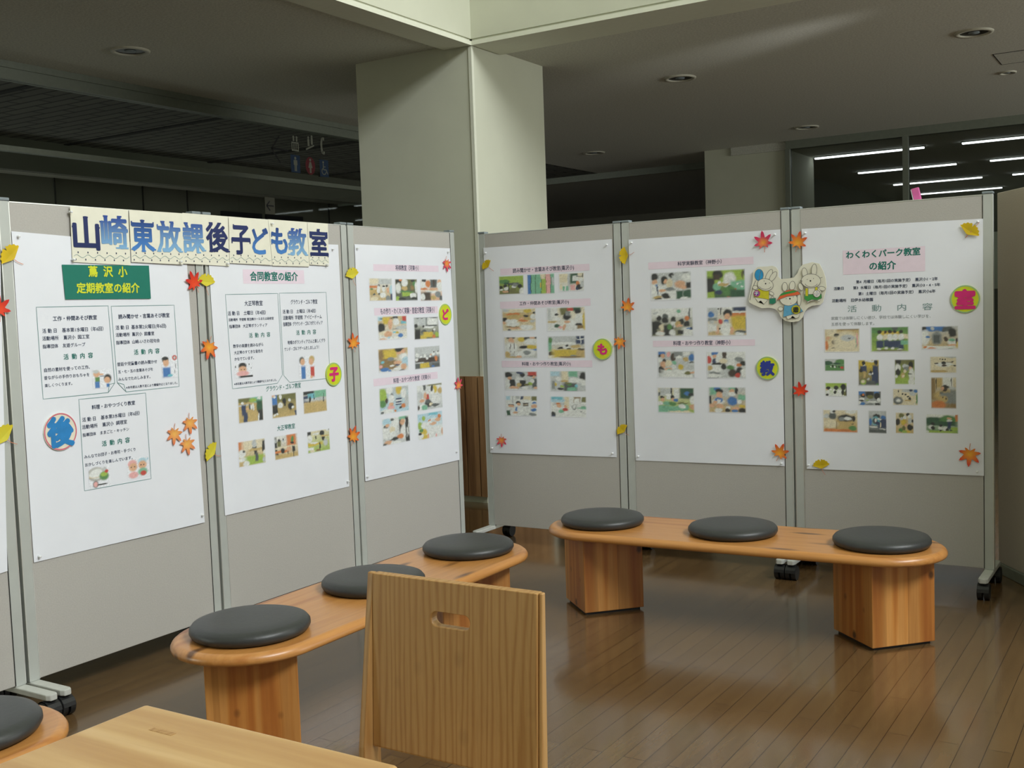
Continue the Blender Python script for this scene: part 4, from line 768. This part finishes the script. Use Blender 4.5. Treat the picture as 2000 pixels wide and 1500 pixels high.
ginkgo('L', 687, 537, .055, 'leaf_lemon', 10, 'yellow paper ginkgo leaf on the upper joint of the second and third left panels')
ginkgo('L', 413, 883, .052, 'leaf_lemon', 50, 'yellow paper ginkgo leaf low on the joint of the first two left panels')
ginkgo('R', 951, 518, .042, 'leaf_yellow', 40, 'yellow paper ginkgo leaf at the upper left of the corner poster', stem=1.3)
ginkgo('R', 1221, 499, .052, 'leaf_yellow', 90, 'yellow paper ginkgo leaf on the upper joint of the first two right panels')
ginkgo('R', 1216, 840, .044, 'leaf_yellow', 40, 'yellow paper ginkgo leaf low on the joint of the first two right panels')
ginkgo('R', 1893, 451, .052, 'leaf_yellow', -35, 'yellow paper ginkgo leaf at the top right of the last poster', stem=-1.)
ginkgo('R', 1604, 909, .046, 'leaf_yellow', 8, 'yellow paper ginkgo leaf at the bottom left of the last poster')
maple('L', 379, 553, .05, 'leaf_red', 25, 'bright red paper maple leaf just under the banner')
maple('L', -3, 604, .05, 'leaf_red', 0, 'red paper maple leaf mostly cut by the left picture edge')
maple('L', 408, 677, .052, 'leaf_orange', 160, 'orange paper maple leaf on the joint right of the first text boxes')
maple('L', 340, 846, .045, 'leaf_pale', 170, 'pale orange paper maple leaf, leftmost of a cluster of three')
maple('L', 370, 825, .045, 'leaf_pale', 180, 'pale orange paper maple leaf, topmost of a cluster of three')
maple('L', 365, 866, .045, 'leaf_pale', 185, 'pale orange paper maple leaf, lowest of a cluster of three')
maple('L', 690, 671, .05, 'leaf_orange', 10, 'orange paper maple leaf above the yellow badge on the second left joint')
maple('L', 689, 853, .052, 'leaf_orange', -20, 'orange paper maple leaf low on the second left joint')
maple('L', 872, 514, .045, 'leaf_pink', 180, 'pink paper maple leaf at the top right of the left corner poster')
maple('L', 895, 753, .045, 'leaf_pink', 10, 'pink paper maple leaf on the right post of the left corner panel')
maple('R', 980, 859, .034, 'leaf_pink', 180, 'pink paper maple leaf at the bottom left of the right corner poster')
maple('R', 1226, 600, .04, 'leaf_orange', -10, 'orange paper maple leaf, higher of two on the first right joint')
maple('R', 1211, 666, .036, 'leaf_orange', 170, 'orange paper maple leaf, lower of two on the first right joint')
maple('R', 1491, 474, .046, 'leaf_pink', 5, 'pink paper maple leaf at the top right of the middle right poster')
maple('R', 1558, 474, .044, 'leaf_orange', -15, 'orange paper maple leaf above the rabbit cut-out')
maple('R', 1564, 764, .038, 'leaf_red', 10, 'red paper maple leaf below the rabbit cut-out')
maple('R', 1523, 885, .042, 'leaf_orange', -25, 'orange paper maple leaf at the bottom right of the middle right poster')
maple('R', 1894, 886, .046, 'leaf_orange', 175, 'orange paper maple leaf at the bottom right of the last poster')
def badge(side, px, py, r, ch, disc_m, rim_m, ink, label):
    t = empty('round_badge', mat=pose(side, px, py, .006))
    bm = bmesh.new(); prism(bm, disc(0, 0, r, n=40), 0, .004); link('disc', bm, disc_m, t)
    bm = bmesh.new(); strip(bm, disc(0, 0, r * .95, n=40), r * .07, .0045, True); link('rim', bm, rim_m, t)
    bm = bmesh.new(); k = r * {'後': .74, 'も': .46, 'ど': .46, '子': .54, '教': .58}.get(ch, .64); put_text(bm, ch, -k, k, 0, .055, height=2 * k * 1.02)
    bmesh.ops.translate(bm, verts=bm.verts, vec=(0, 0, .0052)); link('character', bm, ink, t)
    tag(t, label, 'badge', 'round character badges on the posters')
badge('L', 117, 843, .073, '後', 'badge_cream', 'badge_red_rim', 'letter_blue', 'cream round badge with a blue character and pink ring')
badge('L', 651, 731, .06, '子', 'badge_yellow', 'badge_rim', 'letter_magenta', 'yellow round badge with a magenta character on the second left poster')
badge('L', 869, 614, .062, 'ど', 'badge_yellow', 'badge_rim', 'letter_magenta', 'yellow round badge with a magenta hiragana on the left corner poster')
badge('R', 1177, 682, .062, 'も', 'badge_yellow', 'badge_rim', 'letter_magenta', 'yellow round badge with a magenta hiragana on the right corner poster')
badge('R', 1499, 719, .062, '教', 'badge_yellow', 'badge_rim', 'letter_navy', 'yellow round badge with a blue character on the middle right poster')
badge('R', 1885, 584, .067, '室', 'badge_yellow', 'badge_rim', 'letter_magenta', 'large yellow round badge with a magenta character on the last poster')
def pin(side, px, py, label, out=.004):
    bm = bmesh.new(); lathe(bm, [(0, 0), (.0055, 0), (.004, .004), (.0032, .009), (.005, .012), (.0045, .0135), (0, .0138)], 14)
    o = link('push_pin', bm, 'pin_clear', smooth=True); o.matrix_world = pose(side, px, py, out); tag(o, label, 'push pin', 'clear push pins holding the sheets')
pins = {'first full poster on the left': ('L', {'top left': (34, 462), 'bottom left': (75, 1087), 'bottom right': (393, 1006)}),
        'second left poster': ('L', {'top right': (648, 487), 'bottom right': (678, 940)}),
        'left corner poster': ('L', {'top left': (696, 485), 'top right': (874, 492), 'bottom left': (716, 931), 'bottom right': (890, 882)}),
        'right corner poster': ('R', {'top left': (949, 494), 'top right': (1186, 478), 'bottom left': (962, 875), 'bottom right': (1197, 885)}),
        'middle right poster': ('R', {'top left': (1234, 474), 'top right': (1514, 458), 'bottom left': (1247, 891), 'bottom right': (1527, 905)}),
        'last right poster': ('R', {'top left': (1573, 455), 'top right': (1910, 433), 'bottom left': (1580, 908), 'bottom right': (1909, 921)})}
for nm, (sd, ds) in pins.items():
    for c, q in ds.items(): pin(sd, *q, 'clear push pin at the %s corner of the %s' % (c, nm))
for lb, q in (('top left corner of the banner', (136, 414)), ('bottom left corner of the banner', (142, 507)), ('bottom joint of the second and third banner sheets', (351, 511)), ('bottom joint of the third and fourth banner sheets', (443, 515)), ('top edge of the fifth banner sheet', (530, 437)), ('bottom right corner of the banner', (637, 517))):
    pin('L', *q, 'clear push pin at the ' + lb, .0125)

# ---- cut-out card with three cartoon rabbits
zb = lambda x, y: (1440 + x / 10, 500 + y / 10)
cx0, cz0 = uvR(*zb(1000, 740))
def cl(x, y): u, v = uvR(*zb(x, y)); return u - cx0, v - cz0
card = empty('rabbit_cutout', mat=Matrix.Translation((cx0, PRY - .0125, cz0)) @ MR)
oc = [(240, 840), (250, 900), (330, 950), (500, 1020), (640, 1010), (750, 1030), (820, 1090), (870, 1190), (950, 1260), (1080, 1290), (1220, 1270), (1290, 1200), (1330, 1090), (1400, 1010), (1480, 970), (1640, 950), (1690, 900),
      (1740, 700), (1760, 600), (1740, 430), (1700, 300), (1620, 150), (1480, 120), (1290, 170), (1230, 240), (1190, 340), (1120, 420), (1000, 440), (870, 450), (820, 400), (820, 290), (780, 220), (700, 190), (600, 205), (420, 210), (335, 290), (320, 480), (290, 620)]
bm = bmesh.new(); prism(bm, [cl(*q) for q in oc], 0, .004); link('card', bm, 'card_cream', card)
LZ = [0.0044]
class Draw:
    def __init__(s): s.bm = bmesh.new(); s.m = []
    def mi(s, m):
        if m not in s.m: s.m.append(m)
        return s.m.index(m)
    def fill(s, pts, mat, line=True):
        q = [cl(*p) for p in pts]; LZ[0] += .00012; ngon(s.bm, q, LZ[0], s.mi(mat))
        if line: LZ[0] += .0001; strip(s.bm, q, .0024, LZ[0], True, s.mi('draw_line'))
    def line(s, pts, wd=.0024, mat='draw_line'): LZ[0] += .0001; strip(s.bm, [cl(*p) for p in pts], wd, LZ[0], False, s.mi(mat))
    def dot(s, x, y, r, mat='draw_black'): LZ[0] += .0001; ngon(s.bm, [cl(*p) for p in disc(x, y, r, n=12)], LZ[0], s.mi(mat))
    def done(s, label): o = link('rabbit', s.bm, s.m, card); o['label'] = label
def arc(cx, cy, rx, ry, a0, a1, n=14): return [(cx + rx * math.cos(math.radians(a0 + (a1 - a0) * i / n)), cy + ry * math.sin(math.radians(a0 + (a1 - a0) * i / n))) for i in range(n + 1)]
d = Draw()   # left rabbit, waving a net
d.line([(380, 480), (320, 620), (265, 860)], .003); d.fill(disc(445, 370, 85, 112), 'paint_blue'); d.line([(480, 290), (440, 470)])
d.fill(disc(640, 370, 48, 120, rot=28), 'card_cream'); d.fill(disc(720, 400, 48, 110, rot=34), 'card_cream')
d.fill([(360, 800), (430, 900), (480, 870), (540, 940), (600, 880), (630, 820)], 'card_cream')
d.fill([(430, 640), (640, 680), (640, 850), (340, 800)], 'paint_yellow'); d.fill(disc(370, 615, 48, 40), 'card_cream'); d.fill(disc(690, 730, 50, 30, rot=30), 'card_cream')
d.fill(disc(570, 560, 155, 118, rot=12), 'card_cream'); d.line(arc(570, 570, 120, 80, 20, 165)); d.dot(575, 540, 14); d.dot(545, 488, 7); d.dot(652, 525, 7)
d.fill(disc(405, 730, 62), 'paint_magenta'); d.fill(disc(405, 730, 40), 'paint_violet', False); d.fill([(650, 830), (770, 820), (775, 910), (720, 940), (650, 930)], 'paint_teal'); d.line(arc(710, 825, 30, 40, 180, 360)); d.done('rabbit in a yellow tunic holding a blue net')
d = Draw()   # middle rabbit with a striped cap
d.fill(disc(950, 600, 50, 88), 'card_cream'); d.fill(disc(1095, 580, 55, 90, rot=8), 'card_cream'); d.fill(disc(1230, 840, 38, 130), 'card_cream'); d.fill(disc(870, 1030, 50, 40), 'card_cream')
d.fill([(970, 1160), (1010, 1235), (1070, 1210), (1100, 1165), (1160, 1215), (1220, 1200), (1250, 1110)], 'card_cream')
d.fill([(940, 960), (1180, 920), (1310, 1080), (920, 1190)], 'paint_sky'); d.fill(disc(1025, 840, 172, 128), 'card_cream'); d.dot(1052, 832, 17); d.dot(980, 832, 7); d.dot(1118, 800, 7); d.dot(1070, 920, 8, 'paint_magenta')
d.fill([(800, 865), (880, 740), (1000, 665), (1110, 655), (1210, 690), (1265, 745), (1180, 765), (1000, 790)], 'paint_orange'); d.fill([(850, 770), (930, 710), (1120, 670), (1200, 690), (1140, 712), (980, 745), (840, 785)], 'paint_green', False)
d.fill(disc(1170, 1045, 88), 'paint_yellow'); d.fill(disc(1170, 1045, 62), 'paint_olive', False); d.done('rabbit in a blue smock and orange striped cap')
d = Draw()   # right rabbit
d.fill(disc(1340, 330, 52, 100, rot=-8), 'card_cream'); d.fill(disc(1525, 280, 52, 125, rot=4), 'card_cream'); d.fill(disc(1265, 600, 45, 75, rot=-20), 'card_cream'); d.fill(disc(1680, 635, 65, 42, rot=10), 'card_cream')
d.fill([(1355, 620), (1600, 610), (1670, 700), (1660, 800), (1340, 800), (1330, 700)], 'card_cream'); d.fill([(1370, 850), (1400, 915), (1450, 880), (1560, 860), (1630, 890), (1660, 830)], 'card_cream')
d.fill([(1335, 750), (1670, 740), (1675, 820), (1590, 860), (1480, 850), (1400, 885), (1335, 840)], 'paint_green'); d.fill(rect(1355, 1410, 630, 780), 'paint_yellow'); d.fill(rect(1545, 1595, 605, 680), 'paint_yellow')
d.fill(disc(1465, 485, 190, 135), 'card_cream'); d.line(arc(1470, 530, 120, 70, 10, 170)); d.dot(1455, 485, 16); d.dot(1393, 457, 7); d.dot(1515, 440, 7)
for q in (((1255, 475), (1300, 480)), ((1258, 510), (1300, 500)), ((1640, 430), (1690, 415))): d.line(q)
d.fill(disc(1580, 735, 68), 'paint_white'); d.fill(disc(1580, 735, 44), 'paint_violet', False); d.done('rabbit in green shorts with yellow braces')
bm = bmesh.new()
for ch, (x, y), k, mi in (('子', (405, 730), 34, 0), ('遊', (1170, 1045), 50, 1), ('館', (1580, 735), 40, 0)):
    (a, v1), (b, v2) = cl(x - k, y), cl(x + k, y); put_text(bm, ch, a, b, v1, .03, height=(b - a), mi=mi)
bmesh.ops.translate(bm, verts=bm.verts, vec=(0, 0, LZ[0] + .0004)); link('badge_characters', bm, ['paint_white', 'draw_black'], card)
tag(card, 'cream cut-out card of three cartoon rabbits across two right panels', 'cut-out card')

# ------------------------------------------------------------------ benches and cushions
def make_bench(top_mat):
    t = empty('bench'); hl, r = .655, .258
    bm = bmesh.new(); out = disc(hl, 0, r, n=28, a0=-90, a1=90) + disc(-hl, 0, r, n=28, a0=90, a1=270)
    rings = []
    for inset, zz in ((.01, .363), (.003, .367), (0, .373), (0, .382), (.005, .391), (.014, .398), (.024, .4)):
        k = (r - inset) / r
        rings.append([bm.verts.new(((x - math.copysign(hl, x)) * k + math.copysign(hl, x), y * k, zz)) for x, y in out])
    n = len(out)
    for a, b in zip(rings, rings[1:]):
        for i in range(n): bm.faces.new((a[i], a[(i + 1) % n], b[(i + 1) % n], b[i]))
    bm.faces.new(rings[-1]); bm.faces.new(rings[0][::-1])
    o = link('seat_plank', bm, top_mat, t)
    for p in o.data.polygons: p.use_smooth = len(p.vertices) == 4
    for s in (-1, 1):
        hd = .2085
        bm = bmesh.new(); prism(bm, [(hd, 0), (0, hd), (-hd, 0), (0, -hd)], .012, .363); lg = link('leg', bm, 'pine_leg', t, (s * hl, .0, 0), bevel=.003)
        bm = bmesh.new(); k = hd - .02; prism(bm, [(k, 0), (0, k), (-k, 0), (0, -k)], 0, .012); link('shadow_gap_pad', bm, 'rubber_black', lg)  # recessed base, coloured black for the shadow gap under the leg
    return t
def make_cushion():
    prof = [(0, 0), (.178, 0), (.193, .006), (.2, .018), (.199, .03), (.19, .041), (.17, .047), (.12, .05), (.06, .051), (0, .0512)]
    bm = bmesh.new(); lathe(bm, prof, 64); return link('seat_cushion', bm, 'vinyl_black', smooth=True)
place = [((-2.672, 3.221), math.radians(90), 'pine bench with rounded ends along the left panels', 'pine_top_x', ['nearest the camera on the left bench, beside the chair back', 'in the middle of the left bench, half hidden by the chair back', 'at the far end of the left bench, nearest the corner']),
         ((-1.752, 4.652), math.radians(1.6), 'pine bench standing in front of the right-hand panels', 'pine_top_x', ['at the left end of the bench by the right panels', 'in the middle of the bench by the right panels', 'at the right end of the bench by the right panels']),
         ((-2.69, .905), math.radians(90), 'pine bench of which only the rounded end shows at bottom left', 'pine_top_x', ['cut by the bottom left picture edge', 'in the middle of the bench outside the left edge', 'at the hidden end of the bench outside the left edge'])]
B0 = make_bench('pine_top_x'); C0 = make_cushion()
for i, ((x, y), rz, lb, mt, cl_) in enumerate(place):
    b = B0 if i == 0 else copy_tree(B0)
    b.location = (x, y, 0); b.rotation_euler = (0, 0, rz); tag(b, lb, 'bench', 'low pine benches')
    for k, s in enumerate((-1, 0, 1)):
        if i == 2: s = -s
        if i == 2 and k > 0: continue
        c = C0 if (i == 0 and k == 0) else C0.copy()
        if c is not C0: COL.objects.link(c)
        c.location = (x + s * .652 * math.cos(rz), y + s * .652 * math.sin(rz), .4); tag(c, 'round black cushion ' + cl_[k], 'cushion', 'round black seat cushions')

# ------------------------------------------------------------------ table and chair in front
t = empty('table', (-1.43, .79, 0))
bm = bmesh.new(); box(bm, -.315, .315, -.6, .6, .668, .7); tp = link('tabletop', bm, 'table_wood', t, bevel=.008, seg=3)
bm = bmesh.new(); box(bm, -.03, .03, -.006, .006, 0, .0006); link('tenon_plug', bm, 'chair_wood', tp, (-.168, .515, .7))
for sx in (-1, 1):
    for sy in (-1, 1):
        bm = bmesh.new(); box(bm, -.028, .028, -.028, .028, 0, .668); link('leg', bm, 'chair_wood', t, (sx * .27, sy * .54, 0), bevel=.004)
bm = bmesh.new()
for a in ((-.24, .24, -.55, -.53), (-.24, .24, .53, .55), (-.28, -.26, -.51, .51), (.26, .28, -.51, .51)): box(bm, *a, .6, .668)
link('apron', bm, 'chair_wood', t)
tag(t, 'pale wooden table whose corner fills the bottom left of the picture', 'table')
t = empty('chair', (-1.381, 1.915, 0))
def back_board():
    """backrest with a hand slot, built in the x-z plane then leaned back"""
    bm = bmesh.new(); hw, z0, z1 = .223, .445, .85; n = 12; sxc, szc, sw, sh_ = -.001, .765, .052, .0165
    slot = disc(sxc + sw - sh_, szc, sh_, n=n, a0=-90, a1=90) + disc(sxc - sw + sh_, szc, sh_, n=n, a0=90, a1=270)
    m = len(slot); outer = []
    for x, zz in slot:
        dx, dz = x - sxc, zz - szc; k = 1e9
        if dx > 1e-9: k = min(k, (hw - sxc) / dx)
        if dx < -1e-9: k = min(k, (-hw - sxc) / dx)
        if dz > 1e-9: k = min(k, (z1 - szc) / dz)
        if dz < -1e-9: k = min(k, (z0 - szc) / dz)
        outer.append((sxc + dx * k, szc + dz * k))
    for cx_, cz_ in ((-hw, z0), (hw, z0), (hw, z1), (-hw, z1)):
        i = min(range(m), key=lambda i: (outer[i][0] - cx_) ** 2 + (outer[i][1] - cz_) ** 2); outer[i] = (cx_, cz_)
    lay = []
    for y in (0, .024):
        lay.append(([bm.verts.new((x, y, zz)) for x, zz in slot], [bm.verts.new((x, y, zz)) for x, zz in outer]))
    (s0, o0), (s1, o1) = lay
    for i in range(m):
        j = (i + 1) % m
        bm.faces.new((s0[i], s0[j], o0[j], o0[i])); bm.faces.new((s1[i], o1[i], o1[j], s1[j]))
        bm.faces.new((s0[i], s1[i], s1[j], s0[j])); bm.faces.new((o0[i], o0[j], o1[j], o1[i]))
    for v in bm.verts: v.co.y += (v.co.z - .445) * .06; v.co.x -= .009
    bmesh.ops.recalc_face_normals(bm, faces=bm.faces); return bm
link('backrest', back_board(), 'chair_wood', t, bevel=.003)
for s in (-1, 1):
    bm = bmesh.new(); x0, x1 = (.214, .224) if s > 0 else (-.25, -.232)
    a = [bm.verts.new((x0, y, zz)) for y, zz in ((-.055, 0), (.03, 0), (.03, .45), (.044, .85), (.03, .85), (-.03 if s < 0 else .004, .45))]; b = [bm.verts.new((x1, v.co.y, v.co.z)) for v in a]
    for i in range(6): bm.faces.new((a[i], a[(i + 1) % 6], b[(i + 1) % 6], b[i]))
    bm.faces.new(a[::-1]); bm.faces.new(b); bmesh.ops.recalc_face_normals(bm, faces=bm.faces); link('leg', bm, 'chair_wood', t, bevel=.003)
    bm = bmesh.new(); box(bm, x0, x1, -.43, -.37, 0, .355); link('leg', bm, 'chair_wood', t, bevel=.003)
bm = bmesh.new(); box(bm, -.25, .224, -.44, -.04, .355, .38); link('seat', bm, 'chair_wood', t, bevel=.005)
tag(t, 'light wooden chair with a hand slot in its square back, at the table end', 'chair')

bpy.data.objects.remove(_to); bpy.data.curves.remove(_tc)
